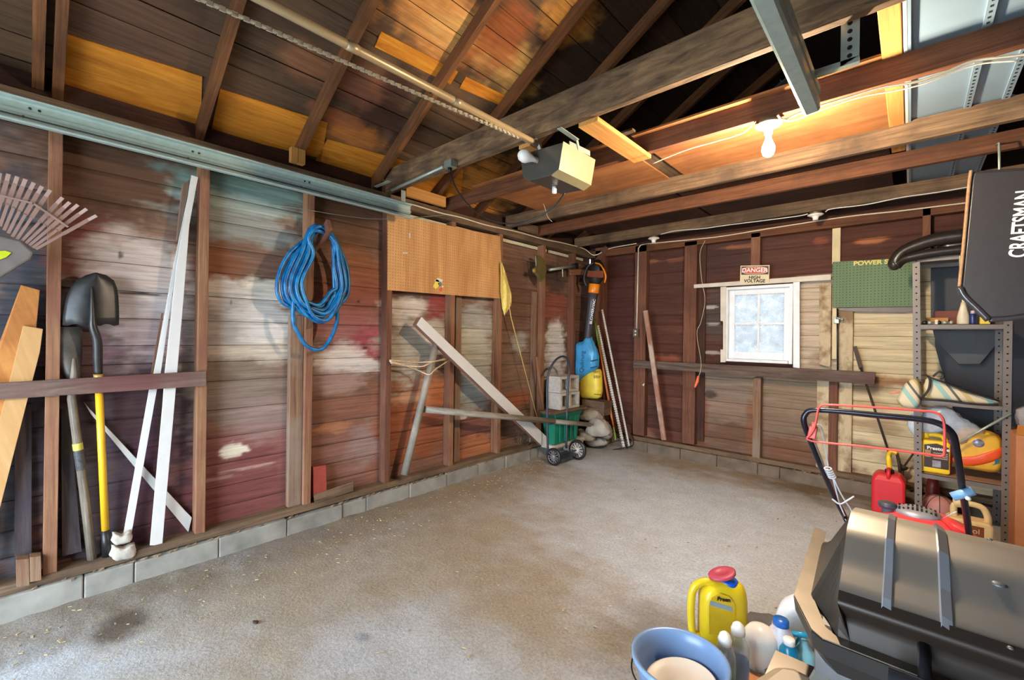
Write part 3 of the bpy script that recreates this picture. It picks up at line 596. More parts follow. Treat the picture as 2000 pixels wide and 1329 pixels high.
# ------------------------------------------------------------ stored blue-white door sections above the joists
bluem = plain('pale_blue_enamel', rgb(132, 158, 178), .4, .1, var=.05, scale=5)
t = thing('stored_door_section', 'pale blue steel door section lying flat across the joists', 'panel', (.15, 3.2, 2.675))
X0, X1, X2, X3 = -.025, .20, .235, .37
b = MB(); b.box(X0, X3, 1.5, 4.95, 2.690, 2.700); b.box(X0, X0+.012, 1.5, 4.95, 2.674, 2.69); b.build('skin', bluem, t)
b = MB(); b.box(X0-.012, X0, 1.5, 4.95, 2.673, 2.695); o = b.build('edge_strip', M['white'], t); o['label'] = 'white edge strip'
for xx in (X1, X3-.03):
    b = MB(); b.box(xx, xx+.028, 1.5, 4.95, 2.676, 2.690); b.build('perforated_rib', bluem, t)
    b = MB()
    for k in range(85):
        y = 1.55+k*.04
        b.box(xx+.009, xx+.018, y, y+.014, 2.6752, 2.6765)
    b.build('slot_row', M['blank'], t)
b = MB(); b.plank((-.075, 2.0, 2.68), (-.075, 3.9, 2.68), .07, .02, (0, 0, 1)); tag(b.build('rough_board', M['newpine'], bevel=.004), 'rough-edged board lying beside the pale blue door section', 'board')

# ------------------------------------------------------------ door tracks
M['dkgroove'] = plain('dark_groove', rgb(60, 66, 62), .6)
def track(name, y0, y1, x, z, s, label, tail=0):
    t = thing(name, label, 'track', (x, (y0+y1)/2, z)); b = MB()
    prof = [(s*.052, -.050), (s*.054, -.056), (s*.046, -.060), (s*.006, -.056), (0, -.046), (0, -.012), (s*.010, -.006), (s*.010, .006), (0, .012), (0, .040), (s*.006, .050), (s*.044, .056), (s*.052, .050), (s*.050, .044)]
    P = [[(x+a, y, z+c) for a, c in prof] for y in (y0, y1)]
    b.grid(P, False); M['trackm'] = M.get('trackm') or plain('track_zinc', rgb(172, 192, 186), .32, .25, var=.08, scale=30); o = b.build('rail', M['trackm'], t, solid=.0025); b = MB()
    b.box(min(x+s*.001, x+s*.004), max(x+s*.001, x+s*.004), y0, y1, z-.024, z-.018); b.build('rolled_groove', M['dkgroove'], t)
    b = MB()
    for k in range(int((y1-y0)/.62)):
        for dz, dy in ((.025, 0), (.025, .03), (-.02, -.02)): b.lathe((x+s*.0015, y0+.35+k*.62+dy, z+dz), (s, 0, 0), [(.006, 0), (.006, .002)], 10)
    b.build('bolt', M['black'], t)
    return t
lt = track('door_track', -1.6, 2.07, -3.02, 2.395, 1, 'long galvanised overhead door track along the wall above the shovels')
b = MB(); P = L(788, 385, -3.02); b.box(-3.035, -3.031, 1.99, 2.03, 2.44, 2.56); b.build('hanger_strap', M['galv'], lt)
b = MB(); b.box(-3.12, -2.92, 1.8, 1.83, 2.555, 2.56); b.build('angle_bracket', M['galv'], lt)
rt = track('door_track', -1.6, 2.16, -.285, 2.395, -1, 'short galvanised door track hanging below the beam over the lid')
b = MB(); b.prism([(-.205, 2.02, 2.59), (-.15, 2.02, 2.59), (-.15, 2.02, 2.44), (-.205, 2.02, 2.42)], (0, .004, 0)); b.prism([(-.285, 2.02, 2.44), (-.15, 2.02, 2.44), (-.15, 2.02, 2.42), (-.285, 2.02, 2.42)], (0, .03, 0)); b.build('hanger_angle', M['galv'], rt)
b = MB()
for k in range(5): b.lathe((-.178, 2.02, 2.45+k*.03), (0, -1, 0), [(.008, 0), (.008, .0015)], 10)
b.build('punched_holes', M['blank'], rt)

# ------------------------------------------------------------ opener with rail and chain
tanm = plain('tan_enamel', rgb(140, 132, 102), .42, .1, var=.03); ogrey = plain('dark_grey_enamel', rgb(84, 82, 76), .3, .3, var=.04)
yo = 1.98; front = [B(u, v, yo) for u, v in [(1016, 302), (1100, 278), (1091.4, 332), (1077, 342.7), (1033, 353), (1020.6, 345)]]
t = thing('door_opener', 'boxy grey and tan garage door opener hanging under the beam', 'opener', (front[0][0]+.15, yo+.12, 2.2))
b = MB(); back = on(1161.4, 308.8, 0, front[1][0]); ln = back[1]-yo; b.prism(front, (0, ln, 0)); o = b.build('housing', ogrey, t, bevel=.004)
# tan side cover, lower chamfer cover and bottom pan follow the housing
f1, f2, f3, f4 = front[1], front[2], front[3], front[4]
b = MB(); b.add([f1+V((.003, -.004, .003)), f1+V((.003, ln+.003, .003)), f2+V((.003, ln+.003, 0)), f2+V((.003, -.004, 0))], [(0, 3, 2, 1)]); b.add([f2+V((.003, -.004, 0)), f2+V((.003, ln+.003, 0)), f3+V((.002, ln+.003, -.003)), f3+V((.002, -.004, -.003))], [(0, 3, 2, 1)])
o = b.build('side_cover', tanm, t, solid=.002); o['label'] = 'tan side cover'
b = MB(); c = (f3+f4)/2+V((-.03, ln*.55, 0)); b.lathe((c[0], c[1], c[2]+.01), (0, 0, -1), [(.014, 0), (.014, .045), (.009, .05)], 16); b.build('release_knob', M['porcelain'], t)
bc = B(1050, 314, yo); b = MB(); b.lathe(bc, (-.35, -1, .1), [(.016, 0), (.016, .03), (.022, .045), (.036, .075), (.038, .092), (.030, .115), (.015, .127), (.001, .130)], 20)
o = b.build('lamp', M['porcelain'], t); o['label'] = 'white unlit bulb'
b = MB(); p0, p1, p2 = V((-1.36, 2.0, 2.56)), on(1127, 274, 1, 2.12), on(1133, 304, 1, 2.16); b.plank(on(1092, 250, 2, 2.555), p1, .03, .004, (0, .3, 1)); b.plank(p1, p2, .02, .004, (1, 0, 0)); b.build('hanging_strap', M['galv'], t)
b = MB(); q0, q1 = on(1112, 281, 0, f1[0]-.01), on(1152, 300, 0, f1[0]-.01); b.plank(q0, q1, .03, .004, (1, 0, 0)); b.build('top_bracket', M['galv'], t)
b = MB(); b.plank((f1[0]-.18, yo+.03, f1[2]), (f1[0]-.20, yo+.0, 2.56), .018, .004, (0, 1, 0)); b.build('rear_strap', M['galv'], t)
rz = on(1050, 282, 1, 2.0)[2]
pr = wood('rail', rgb(1, 1, 1), rgb(1, 1, 1)) if False else plain('beige_tube', rgb(172, 152, 118), .4, .3, var=.06)
xr0 = on(1050, 280, 1, 2.0)[0]; rail0 = V((xr0, 2.02, rz)); rail1 = on(500, -6, 0, xr0+.02); d = nrm(rail1-rail0); rail2 = rail0+d*2.75
rb = MB(); rb.tube([rail0, rail2], .017, 14); ro = rb.build('rail', pr, t)
for s in (.62, 1.16, 1.64):
    b = MB(); b.tube([rail0+d*s, rail0+d*(s+.05)], .0185, 14); b.build('coupling', pr, ro)
b = MB()
for s in (.80,): c = rail0+d*s; e = nrm(np.cross(d, (0, 0, 1))); b.lathe(c+V((.0, 0, -.0172))+e*.006, (0, 0, -1), [(.006, 0), (.006, .001)], 8)
b.build('bolt_hole', M['blank'], ro)
# chain: 100 links of it
c0, c1 = on(1052, 286, 0, xr0), on(385, -4, 0, xr0-.02); cd = nrm(c1-c0); c1 = c0+cd*2.6
chm = plain('chain_steel', rgb(176, 168, 148), .35, .3, var=.1); NB = 150
b = MB()
for k in range(NB):
    c = c0+(c1-c0)*k/NB; e = (c1-c0)/NB
    if k % 2: b.obox(c+e/2, e*.42, (.008, 0, 0), (0, 0, .003))
    else: b.obox(c+e/2, e*.48, (.003, 0, 0), (0, 0, .008))
b.build('drive_chain', chm, t)
# power cord from the box on the beam
box = on(884, 322, 1, 1.93)
t2 = thing('junction_box', 'small grey steel outlet box on the face of the heavy beam', 'outlet box', (box[0], 1.93, box[2]))
b = MB(); b.box(box[0]-.045, box[0]+.03, 1.89, 1.948, box[2]-.025, box[2]+.025); b.build('body', plain('zinc_box', rgb(136, 150, 138), .45, .5), t2, bevel=.003)
b = MB(); b.lathe((box[0]-.01, 1.915, box[2]-.025), (0, 0, -1), [(.016, 0), (.014, .02), (.008, .03)], 14); b.build('plug', M['black'], t2)
cp = [V((box[0]-.01, 1.915, box[2]-.05))]+[on(u, v, 1, y) for u, v, y in [(893, 372, 1.94), (925, 410, 1.97), (965, 432, 2.0), (1010, 437, 2.02), (1050, 425, 2.05), (1085, 400, 2.08)]]+[on(1103, 377, 1, 2.1)]
b = MB(); b.tube(bez(cp), .005, 8); tag(b.build('power_cord', M['black']), 'black cord looping from the beam box to the opener', 'cord')
c1_, c2_ = on(866, 326, 1, 1.935), on(765, 372, 1, 1.935); b = MB(); b.tube([c1_, c2_], .011, 12); tag(b.build('conduit_pipe', M['galv']), 'steel conduit running along the beam to its outlet box', 'conduit')

# ------------------------------------------------------------ lamps and cables
def holder(p, label, lit=False, drop=.0):
    t = thing('lamp_holder', label, 'lampholder', p); b = MB()
    b.lathe(p, (0, 0, -1), [(.045, 0), (.048, .03)], 16); o = b.build('ceiling_box', plain('octagon_box', rgb(120, 108, 84), .5, .5), t)
    b = MB(); q = V(p)-V((0, 0, .03)); b.lathe(q, (0, 0, -1), [(.062, 0), (.062, .004), (.05, .010), (.03, .016), (.022, .03), (.020, .05), (.014, .05)], 28); b.build('socket', M['porcelain'], t)
    return t
holder((BULB[0], 2.60, 2.56), 'lit porcelain lampholder under the reddish joist')
for ob in [o for o in bpy.data.objects if o.parent and o.parent.get('category') == 'lampholder']: pass
bt = MB(); bt.lathe((BULB[0], 2.60, 2.475), (0, 0, -1), [(.013, 0), (.014, .02), (.02, .035), (.03, .06), (.031, .08), (.026, .1), (.012, .112), (.001, .114)], 24)
o = tag(bt.build('light_bulb', plain('glowing_bulb', (1, .9, .7), .3, var=0, emit=(1.0, .80, .50), strength=60)), 'glowing bare bulb under the reddish joist', 'bulb'); o.visible_shadow = True
bulb_o.location = (BULB[0], 2.60, 2.345); bulb_l.shadow_soft_size = .04
o.location = (0, 0, 0)
p1 = on(1277, 455, 1, 4.74); p2 = on(1593, 408, 1, 4.74)
holder((p1[0], 4.74, 2.56), 'small empty white lampholder near the corner'); holder((p2[0], 4.74, 2.56), 'empty white lampholder over the end of the window trim')
def cable(pts, label, r=.004, mat='wire', name='cable'):
    b = MB(); b.tube(bez(pts, 6), r, 8); return tag(b.build(name, M[mat]), label, 'cable')
yj = 2.575
cable([(BULB[0]+.05, 2.555, 2.548)]+[on(u, v, 1, yj) for u, v in [(1530, 234), (1560, 222), (1600, 208), (1660, 190), (1720, 172), (1790, 160), (1850, 140), (1900, 120), (1960, 112), (2010, 106)]], 'cream cable stapled under the reddish joist beyond the bulb', .006)
cable([(BULB[0]+.05, 2.57, 2.545)]+[on(u, v, 1, yj) for u, v in [(1545, 236), (1600, 216), (1680, 190), (1790, 168), (1900, 128), (1990, 118)]], 'second cream cable hanging slack beside the first one', .0035)
cable([(BULB[0]-.05, 2.56, 2.548)]+[on(u, v, 1, 2.57) for u, v in [(1450, 260), (1400, 276), (1350, 290), (1310, 305), (1275, 320)]], 'thin cream cable from the bulb towards the opener', .003)
cable([L(u, v, -3.183) for u, v in [(800, 398), (860, 416), (900, 425), (950, 440), (1010, 453), (1060, 467), (1100, 475), (1140, 486)]]+[(-3.12, 5.03, 2.49)]+[B(u, v, 5.085) for u, v in [(1190, 486), (1225, 479), (1243, 476)]], 'cream cable stapled along the plate above the brown pegboard', .006)
cable([B(u, v, 5.085) for u, v in [(1248, 484), (1255, 478), (1290, 474), (1400, 463), (1500, 447), (1650, 424), (1760, 412), (1900, 395), (2010, 385)]], 'cream cable running along the back wall plate above the window', .006)
cable([B(u, v, 4.70) for u, v in [(1290, 458), (1320, 451), (1370, 447), (1420, 440), (1500, 430), (1560, 422), (1578, 418)]], 'white cable joining the two empty lampholders', .0045, 'white')
cable([B(u, v, 4.70) for u, v in [(1612, 414), (1625, 408), (1690, 400), (1760, 386), (1830, 376), (1900, 364), (2010, 345)]], 'white cable leaving the lampholder towards the black hanging bag', .0045, 'white')
cable([L(u, v, -3.175) for u, v in [(536, 401), (600, 410), (660, 420), (730, 428), (800, 426), (870, 420)]], 'thin loose wire strung across the wall above the blue hose', .002, 'galv', 'wire')
cable([on(u, v, 1, 3.3) for u, v in [(1055, 388), (1062, 400), (1070, 424), (1078, 433)]], 'thin stray wire dangling near the opener cord', .0018, 'wire', 'wire')
# conduit to the outlet box
c0, c1 = B(1247, 484, 5.085), B(1243.5, 642, 5.085)
b = MB(); b.tube([c0, c1], .0085, 12); tag(b.build('conduit_pipe', M['whitep']), 'thin white conduit dropping down the back wall stud', 'conduit')
p = B(1242, 651, 5.07); t = thing('outlet_box', 'brown double socket box on the back wall stud', 'outlet', p)
b = MB(); b.box(p[0]-.035, p[0]+.035, 5.055, 5.10, p[2]-.05, p[2]+.05); b.build('plate', plain('brown_plate', rgb(92, 80, 68), .5), t, bevel=.003)
for dz in (-.02, .022):
    b = MB(); b.lathe((p[0], 5.055, p[2]+dz), (0, -1, 0), [(.013, 0), (.013, .003)], 16); b.build('socket', M['whitep'], t)
# ------------------------------------------------------------ helpers for traced boards and soft things
def uvdir(b, d, k0=0):
    d = nrm(d); e = nrm(np.cross(d, (.3, .5, .81)))
    b.uv = b.uv[:k0]+[[(float(np.dot(b.v[k], d)), float(np.dot(b.v[k], e))) for k in f] for f in b.f[k0:]]; return b
def slab(pts, ext, mat, name, parent=None, grain=None, bevel=.0015):
    b = MB(); b.prism(pts, ext)
    if grain is not None: uvdir(b, grain)
    return b.build(name, mat, parent, bevel=bevel)
def bar(p, q, w, t, n, mat, name, label, cat, bevel=.0015, grp=None):
    b = MB(); b.plank(p, q, w, t, n); return tag(b.build(name, mat, bevel=bevel), label, cat, grp)
def inflate(b, pts, n, t0, t1, K=7, lump=0., seed=0, pw=.6):
    """closed soft body from an outline: bulges t0 towards +n and t1 towards -n"""
    pts = [V(p) for p in pts]; n = nrm(n); c = sum(pts)/len(pts); rings = []
    rn = random.Random(seed); m = len(pts)
    for k in range(-K, K+1):
        a = k/K*math.pi/2*.97; s = math.cos(a)**pw; h = math.sin(a)*(t0 if k > 0 else t1); r = []
        for i, p in enumerate(pts):
            l = lump*(math.sin(i*2.3+k*1.7+seed)+math.sin(i*.9-k*2.1+seed*2))*.5
            r.append(c+(p-c)*s*(1+l)+n*(h*(1+l)))
        rings.append(r)
    return b.loft(rings[::-1] if np.dot(np.cross(pts[1]-pts[0], pts[2]-pts[1]), n) > 0 else rings)
def smooth_outline(pts, n=3):
    P = [V(p) for p in pts]; m = len(P); out = []
    for i in range(m):
        a, b_, c, d = P[i-1], P[i], P[(i+1) % m], P[(i+2) % m]
        for k in range(n):
            t = k/n; out.append(.5*(2*b_+(c-a)*t+(2*a-5*b_+4*c-d)*t*t+(3*b_-a-3*c+d)*t**3))
    return out
def pegmat(name, c1, c2, hole, sp=.0254, r=.13):
    m = wood(name, c1, c2, c2, along=6, across=.7, stain=.3, bump=.05, rough=.6); nt = m.node_tree; bs = nt.nodes['Principled BSDF']; L_ = nt.links.new
    old = bs.inputs['Base Color'].links[0].from_socket; tc = nd(nt, 'ShaderNodeTexCoord'); sx = nd(nt, 'ShaderNodeSeparateXYZ'); L_(tc.outputs['UV'], sx.inputs[0]); sq = []
    for k in range(2):
        a = nd(nt, 'ShaderNodeMath', operation='DIVIDE'); a.inputs[1].default_value = sp; L_(sx.outputs[k], a.inputs[0]); f = nd(nt, 'ShaderNodeMath', operation='FRACT'); L_(a.outputs[0], f.inputs[0])
        s = nd(nt, 'ShaderNodeMath', operation='SUBTRACT'); s.inputs[1].default_value = .5; L_(f.outputs[0], s.inputs[0]); p = nd(nt, 'ShaderNodeMath', operation='POWER'); p.inputs[1].default_value = 2; L_(s.outputs[0], p.inputs[0]); sq.append(p)
    ad = nd(nt, 'ShaderNodeMath', operation='ADD'); L_(sq[0].outputs[0], ad.inputs[0]); L_(sq[1].outputs[0], ad.inputs[1])
    lt = nd(nt, 'ShaderNodeMath', operation='LESS_THAN'); lt.inputs[1].default_value = r*r; L_(ad.outputs[0], lt.inputs[0])
    mx = nd(nt, 'ShaderNodeMix', data_type='RGBA'); L_(lt.outputs[0], mx.inputs[0]); L_(old, mx.inputs[6]); mx.inputs[7].default_value = (*hole, 1); L_(mx.outputs[2], bs.inputs['Base Color']); return m
UPZ = (0, 0, 1)
darkwall = wood('dark_stained_board', rgb(92, 84, 86), rgb(56, 50, 54), rgb(70, 66, 76), stain=.7)

# low rail across the studs
slab([V((-3.165, -.6, L(0, 757, -3.165)[2]+.01)), L(403, 725, -3.165), L(403, 754, -3.165), V((-3.165, -.6, L(0, 786.5, -3.165)[2]+.01))], (-.022, 0, 0), wood('greyed_rail', rgb(128, 108, 96), rgb(84, 66, 60), rgb(104, 60, 60), stain=.7), 'rail_board', grain=(0, 1, 0)).update_tag()
o = bpy.data.objects['rail_board']; tag(o, 'greyed low rail board holding the shovels against the wall', 'board')
# leaning planks at the picture's edge
o = slab([L(41, 557, -3.22), L(78, 567, -3.22), L(71, 640, -3.215), L(-40, 1080, -3.20), L(-130, 1080, -3.20), L(-2, 672, -3.22)], (-.03, 0, 0), wood('orange_plank', rgb(206, 146, 82), rgb(170, 108, 52), rgb(140, 84, 42), stain=.5), 'wood_plank', grain=(0, -.3, 1)); tag(o, 'orange plank behind the low rail, the taller one with a dark knot', 'plank')
o = slab([L(45, 636, -3.188), L(84, 643, -3.188), L(78, 688, -3.188), L(53, 785, -3.188), L(-50, 1190, -3.185), L(-95, 1190, -3.185), L(20, 740, -3.188)], (-.024, 0, 0), wood('tan_plank', rgb(200, 162, 112), rgb(184, 138, 86), stain=.3), 'wood_plank', grain=(0, -.3, 1)); tag(o, 'pale tan plank with a square cut end behind the low rail', 'plank')
o = slab([L(28, 790, -3.262), L(62, 790, -3.262), L(62, 1100, -3.24), L(28, 1108, -3.24)], (-.012, 0, 0), darkwall, 'dark_board', grain=UPZ); tag(o, 'dark flat board standing beside the stud next to the tan plank', 'board')
o = slab([L(119, 800, -3.262), L(136, 800, -3.262), L(160, 1078, -3.24), L(121, 1088, -3.24)], (-.012, 0, 0), darkwall, 'dark_board', grain=UPZ); tag(o, 'dark flat board standing behind the grey wooden shovel handle', 'board')

# ---- digging shovel, blade up
t = thing('digging_shovel', 'round point shovel standing blade up with black blade and yellow handle', 'shovel', L(212, 1088, -3.2))
bm = plain('worn_black_steel', rgb(62, 62, 62), .38, .6, var=.25, scale=14)
rows = [(533, 186, 188), (538, 168, 208), (548, 149, 222), (562, 138, 228), (580, 130, 231), (600, 126, 232), (620, 123, 232.5), (635, 122.5, 232)]
P = []
for v, a, c in rows:
    r = []
    for k in range(13):
        s = k/12; u = a+(c-a)*s; ww = math.sin(math.pi*s); sv = (v-533)/100
        x = -3.165-.028*(1-ww)+.012*sv - (.01 if abs(s-.5) < .13 else 0)*0; r.append(L(u, v+ (2.2*math.sin(s*22) if v == 635 else 0), x))
    P.append(r)
b = MB(); b.grid(P); b.build('blade', bm, t, solid=.003)
b = MB(); b.tube(bez([L(179, 560, -3.158), L(180, 590, -3.148), L(181, 620, -3.14), L(182, 640, -3.14), L(190, 665, -3.15), L(191, 700, -3.17), L(192, 731, -3.19)], 5), np.interp(np.arange(31), [0, 6, 12, 18, 24, 30], [.003, .008, .014, .019, .02, .018]).tolist(), 14); b.build('socket', bm, t)
b = MB(); b.tube([L(192, 731, -3.19), L(192.5, 743, -3.192)], .0195, 14); o = b.build('ferrule', plain('brass_band', rgb(196, 160, 80), .4, .3), t)
b = MB(); b.tube([L(192.5, 743, -3.197), L(206, 1037, -3.215)], .0165, 16); o = b.build('shaft', plain('yellow_fibreglass', rgb(236, 184, 40), .35, var=.04), t); o['label'] = 'yellow shaft'
b = MB(); b.tube([L(206, 1036, -3.215), L(208.5, 1087, -3.218)], .0185, 16); b.build('grip', M['black'], t)
# ---- old garden spade
t = thing('old_spade', 'old spade standing blade up with dull grey blade and weathered handle', 'spade', L(180, 1094, -3.23))
rows = [(639, 89, 160), (660, 93, 161), (685, 100, 160.5), (708, 109, 159), (728, 120, 158), (744, 131, 156)]
P = [[L(a+(c-a)*k/10, v, -3.205-.02*(abs(k/10-.5)*2)**2) for k in range(11)] for v, a, c in rows]
b = MB(); b.grid(P); b.build('blade', plain('dull_rusty_steel', rgb(98, 94, 88), .5, .4, var=.3, scale=12), t, solid=.003)
b = MB(); b.tube([L(144, 700, -3.203), L(145, 735, -3.205), L(140, 779, -3.21), L(164, 960, -3.222), L(180, 1093, -3.235)], [.006, .016, .018, .019, .020], 14); b.build('handle', wood('weathered_handle', rgb(158, 146, 130), rgb(88, 80, 72), rgb(60, 54, 50), across=80, stain=.6), t)
b = MB(); b.tube([L(153, 880, -3.2165), L(159, 918, -3.2185)], .0205, 14, caps=False); o = b.build('paper_label', plain('torn_label', rgb(70, 70, 72), .6, var=.5, scale=60), t); o['label'] = 'torn black and white label'
b = MB(); b.tube([L(151, 866, -3.216), L(153, 879, -3.2165)], .0203, 14, caps=False); o = b.build('paper_label', plain('faded_yellow_label', rgb(200, 200, 90), .6, var=.2), t); o['label'] = 'faded yellow label'

# ---- white trim boards
def tb(pts, x, th, label, mat='white', back=None):
    P = [L(p[0], p[1], p[2] if len(p) > 2 else x) for p in pts]; o = slab(P, (-th, 0, 0), M[mat], 'trim_board', grain=UPZ); return tag(o, label, 'trim board')
tb([(164, 786), (176, 800), (375, 1012), (368, 1040), (178, 810)], -3.255, .014, 'white trim board lying crosswise behind the other white boards')
tb([(374, 342), (387, 346), (370, 439), (358, 591), (346, 731), (341, 790), (317, 1066), (293, 1066), (318, 790), (322, 731), (345, 520)], -3.192, .012, 'tall white trim board reaching up to the door track')
tb([(366, 390), (372, 400), (345, 520), (314, 731), (307, 759), (254, 1060), (238, 1062), (292, 759), (300, 731), (340, 515)], -3.215, .012, 'narrow white trim board crossing beneath the tall white one')
tb([(357, 360), (371, 350), (352, 470), (345, 470)], -3.235, .03, 'short brown lath behind the tall white trim board', 'stud_grey')
tb([(316, 612), (319, 612), (300, 730), (295, 730)], -3.255, .01, 'thin brown lath behind the white trim boards', 'stud')
# masonry bits and blocks at the foot
sm = plain('mortared_stone', rgb(186, 180, 168), .9, var=.25, scale=20, bump=1)
for (u0, u1, v0, v1, lab) in [(221, 254, 1037, 1061, 'pale rough stone chip perched at the foot of the white boards'), (219, 261, 1062, 1091, 'pale lump of concrete on the sill by the yellow shovel')]:
    b = MB(); inflate(b, smooth_outline([L(u0, v0+4, -3.2), L((u0+u1)/2, v0+8, -3.2), L(u1, v0, -3.2), L(u1+3, v1-8, -3.2), L(u1-12, v1, -3.2), L(u0, v1, -3.2)]), (1, 0, 0), .03, .03, 5, .15, 3, .25); tag(b.build('stone_chip', sm), lab, 'stone')
for (u0, u1, v0, v1, lab) in [(31, 57, 1094, 1148, 'cut wood block at the foot of the stud beside the low rail, nearer the edge'), (58, 80, 1089, 1138, 'cut wood block beside its twin against the stud foot')]:
    slab([L(u0, v0, -3.16), L(u1, v0-2, -3.16), L(u1+1, v1-4, -3.16), L(u0+1, v1, -3.16)], (-.06, 0, 0), M['stud_grey'], 'wood_block', grain=UPZ); tag(bpy.data.objects[[o.name for o in bpy.data.objects if o.name.startswith('wood_block')][-1]], lab, 'block')
o = slab([L(612, 913, -3.2), L(637, 909, -3.2), L(638, 966, -3.2), L(613, 972, -3.2)], (-.04, 0, 0), plain('red_painted_block', rgb(148, 62, 50), .7, var=.15), 'wood_block', grain=UPZ); tag(o, 'red painted wood block on the sill below the hose', 'block')
o = slab([L(690, 960, -3.175), L(614, 985, -3.175), L(613, 975, -3.19), L(690, 948, -3.19)], (0, 0, .03), M['plate'], 'sill_strip', grain=(0, 1, 0)); tag(o, 'loose broken strip of wood lying on the sill', 'strip')

# ---- blue hose on its peg
o = slab([L(612, 490), L(617, 466), L(637, 428, -2.98), L(642, 450, -2.98)], (0, .03, 0), M['stud_red'], 'hose_peg', grain=(1, 0, .5)); tag(o, 'sawn wooden peg sticking out of the stud under the hose', 'peg')
hm, nt, bs = newmat('blue_rubber'); bs.inputs['Roughness'].default_value = .35
tc = nd(nt, 'ShaderNodeTexCoord'); wv = nd(nt, 'ShaderNodeTexNoise'); wv.inputs['Scale'].default_value = 20; nt.links.new(tc.outputs['Object'], wv.inputs['Vector']); cr = nd(nt, 'ShaderNodeValToRGB'); cr.color_ramp.elements[0].color = (*rgb(6, 86, 142), 1); cr.color_ramp.elements[1].color = (*rgb(18, 122, 176), 1); cr.color_ramp.elements[0].position = .4; cr.color_ramp.elements[1].position = .65
nt.links.new(wv.outputs['Fac'], cr.inputs[0]); nt.links.new(cr.outputs[0], bs.inputs['Base Color'])
t = thing('garden_hose', 'coiled bright blue garden hose hanging from a wooden peg', 'hose', (-3.08, 1.38, 1.6))
rn = random.Random(11); pts = []
loops = [(540, 681, 615, 0), (556, 668, 622, .02), (571, 672, 628, .05), (575, 664, 618, .04), (578, 675, 612, .06), (582, 661, 606, .03), (550, 676, 600, .0), (566, 658, 596, .05), (588, 668, 625, .07), (573, 659, 682, .03)]
for i, (ul, ur, vb, dx) in enumerate(loops):
    x = -3.135+dx+rn.uniform(0, .015); j = lambda s=3: rn.uniform(-s, s)
    cx = (ul+ur)/2; top = (622+j(5), 446+j(5)); lo = vb > 640
    q = [top, (606+j(4) if not lo else 600, 462+j()), (ul+(24 if not lo else 6), 496+j() if not lo else 540), (ul+(2 if not lo else -1), 550+j() if not lo else 620), (ul+10, 590+j() if not lo else 652), (cx-14, vb-6 if not lo else vb-4), (cx+12, vb), (ur-12, vb-26+j()), (ur, 560+j() if not lo else 620), (ur-6, 515+j() if not lo else 560), (652+j(3), 470+j())]
    pts += [L(u, v, x+.02*(k in (0, 10))) for k, (u, v) in enumerate(q)]
b = MB(); b.tube(bez(pts, 6), .0135, 10); b.build('hose', hm, t)
b = MB(); b.tube([pts[0]+V((.012, 0, .0)), pts[0]+V((.012, .05, -.02))], .014, 12); b.build('coupling', plain('brass', rgb(180, 150, 80), .35, .8), t)

# ---- brown pegboard and sticker
pm = pegmat('brown_hardboard', rgb(218, 168, 112), rgb(176, 124, 74), rgb(112, 74, 44))
PB = [L(757, 416, -3.184), L(977, 462, -3.184), L(981, 584, -3.184), L(757, 567, -3.184)]
o = slab(PB, (-.005, 0, 0), pm, 'pegboard', grain=None, bevel=0); 
me = o.data; uv = me.uv_layers[0].data
for l in me.loops: c = me.vertices[l.vertex_index].co; uv[l.index].uv = (c[1], c[2])
tag(o, 'brown perforated hardboard screwed to the wall studs', 'pegboard')
t = thing('sticker', 'small faded yellow and white sticker at the lower edge of the brown pegboard', 'sticker', L(856, 557, -3.182))
for nm, c, pp in [('yellow_patch', rgb(232, 214, 90), [(846, 560), (852, 546), (858, 548), (857, 560), (851, 565)]), ('white_patch', rgb(226, 222, 206), [(848, 549), (855, 543), (865, 547), (863, 552), (856, 551)]), ('grey_patch', rgb(110, 124, 116), [(855, 554), (861, 550), (864, 558), (859, 560)]), ('red_patch', rgb(206, 96, 72), [(858, 563), (864, 561), (864, 570), (859, 570)]), ('cream_patch', rgb(236, 216, 170), [(861, 556), (867, 560), (864, 563)])]:
    slab([L(u, v, -3.1825) for u, v in pp], (-.0015, 0, 0), plain(nm, c, .5, var=.05), nm, t, bevel=0)
for u0, u1, v0, v1 in [(788, 797, 493, 495.5), (800, 801.5, 455, 466)]:
    o = slab([L(u0, v0, -3.176), L(u1, v0+.5, -3.176), L(u1, v1, -3.176), L(u0, v1, -3.176)], (-.0095, 0, 0), M['whitep'], 'peg_hook'); tag(o, 'small pale peg hook on the brown pegboard' if u1-u0 > 5 else 'thin upright pale peg on the brown pegboard', 'hook')
# ---- yellow flag rolled round a thin pole
t = thing('yellow_flag', 'yellow cloth flag rolled round a thin cane against the wall', 'flag', L(1050, 838, -3.13))
b = MB(); b.tube([L(982, 520, -3.15), L(998, 620, -3.15), L(1058, 850, -3.12)], .005, 8); b.build('pole', plain('yellow_cane', rgb(206, 178, 106), .5), t)
cl = plain('yellow_cloth', rgb(228, 212, 120), .85, var=.1, scale=30, bump=.4)
b = MB(); P = []
for k in range(22):
    s = k/21; l = np.interp(s, [0, .2, .55, .85, 1], [978, 978, 978, 981, 985]); r = np.interp(s, [0, .15, .6, .84, 1], [979.5, 986, 999, 999, 988]); v = 512+106*s; rr = []
    for j in range(12):
        q = j/11; rr.append(L(l+(r-l)*q, v+(-6*q if s > .8 else 0), -3.155+.012*math.sin(q*9+s*5)+.006*math.sin(s*14)))
    P.append(rr)
b.grid(P); b.build('cloth', cl, t, solid=.003)
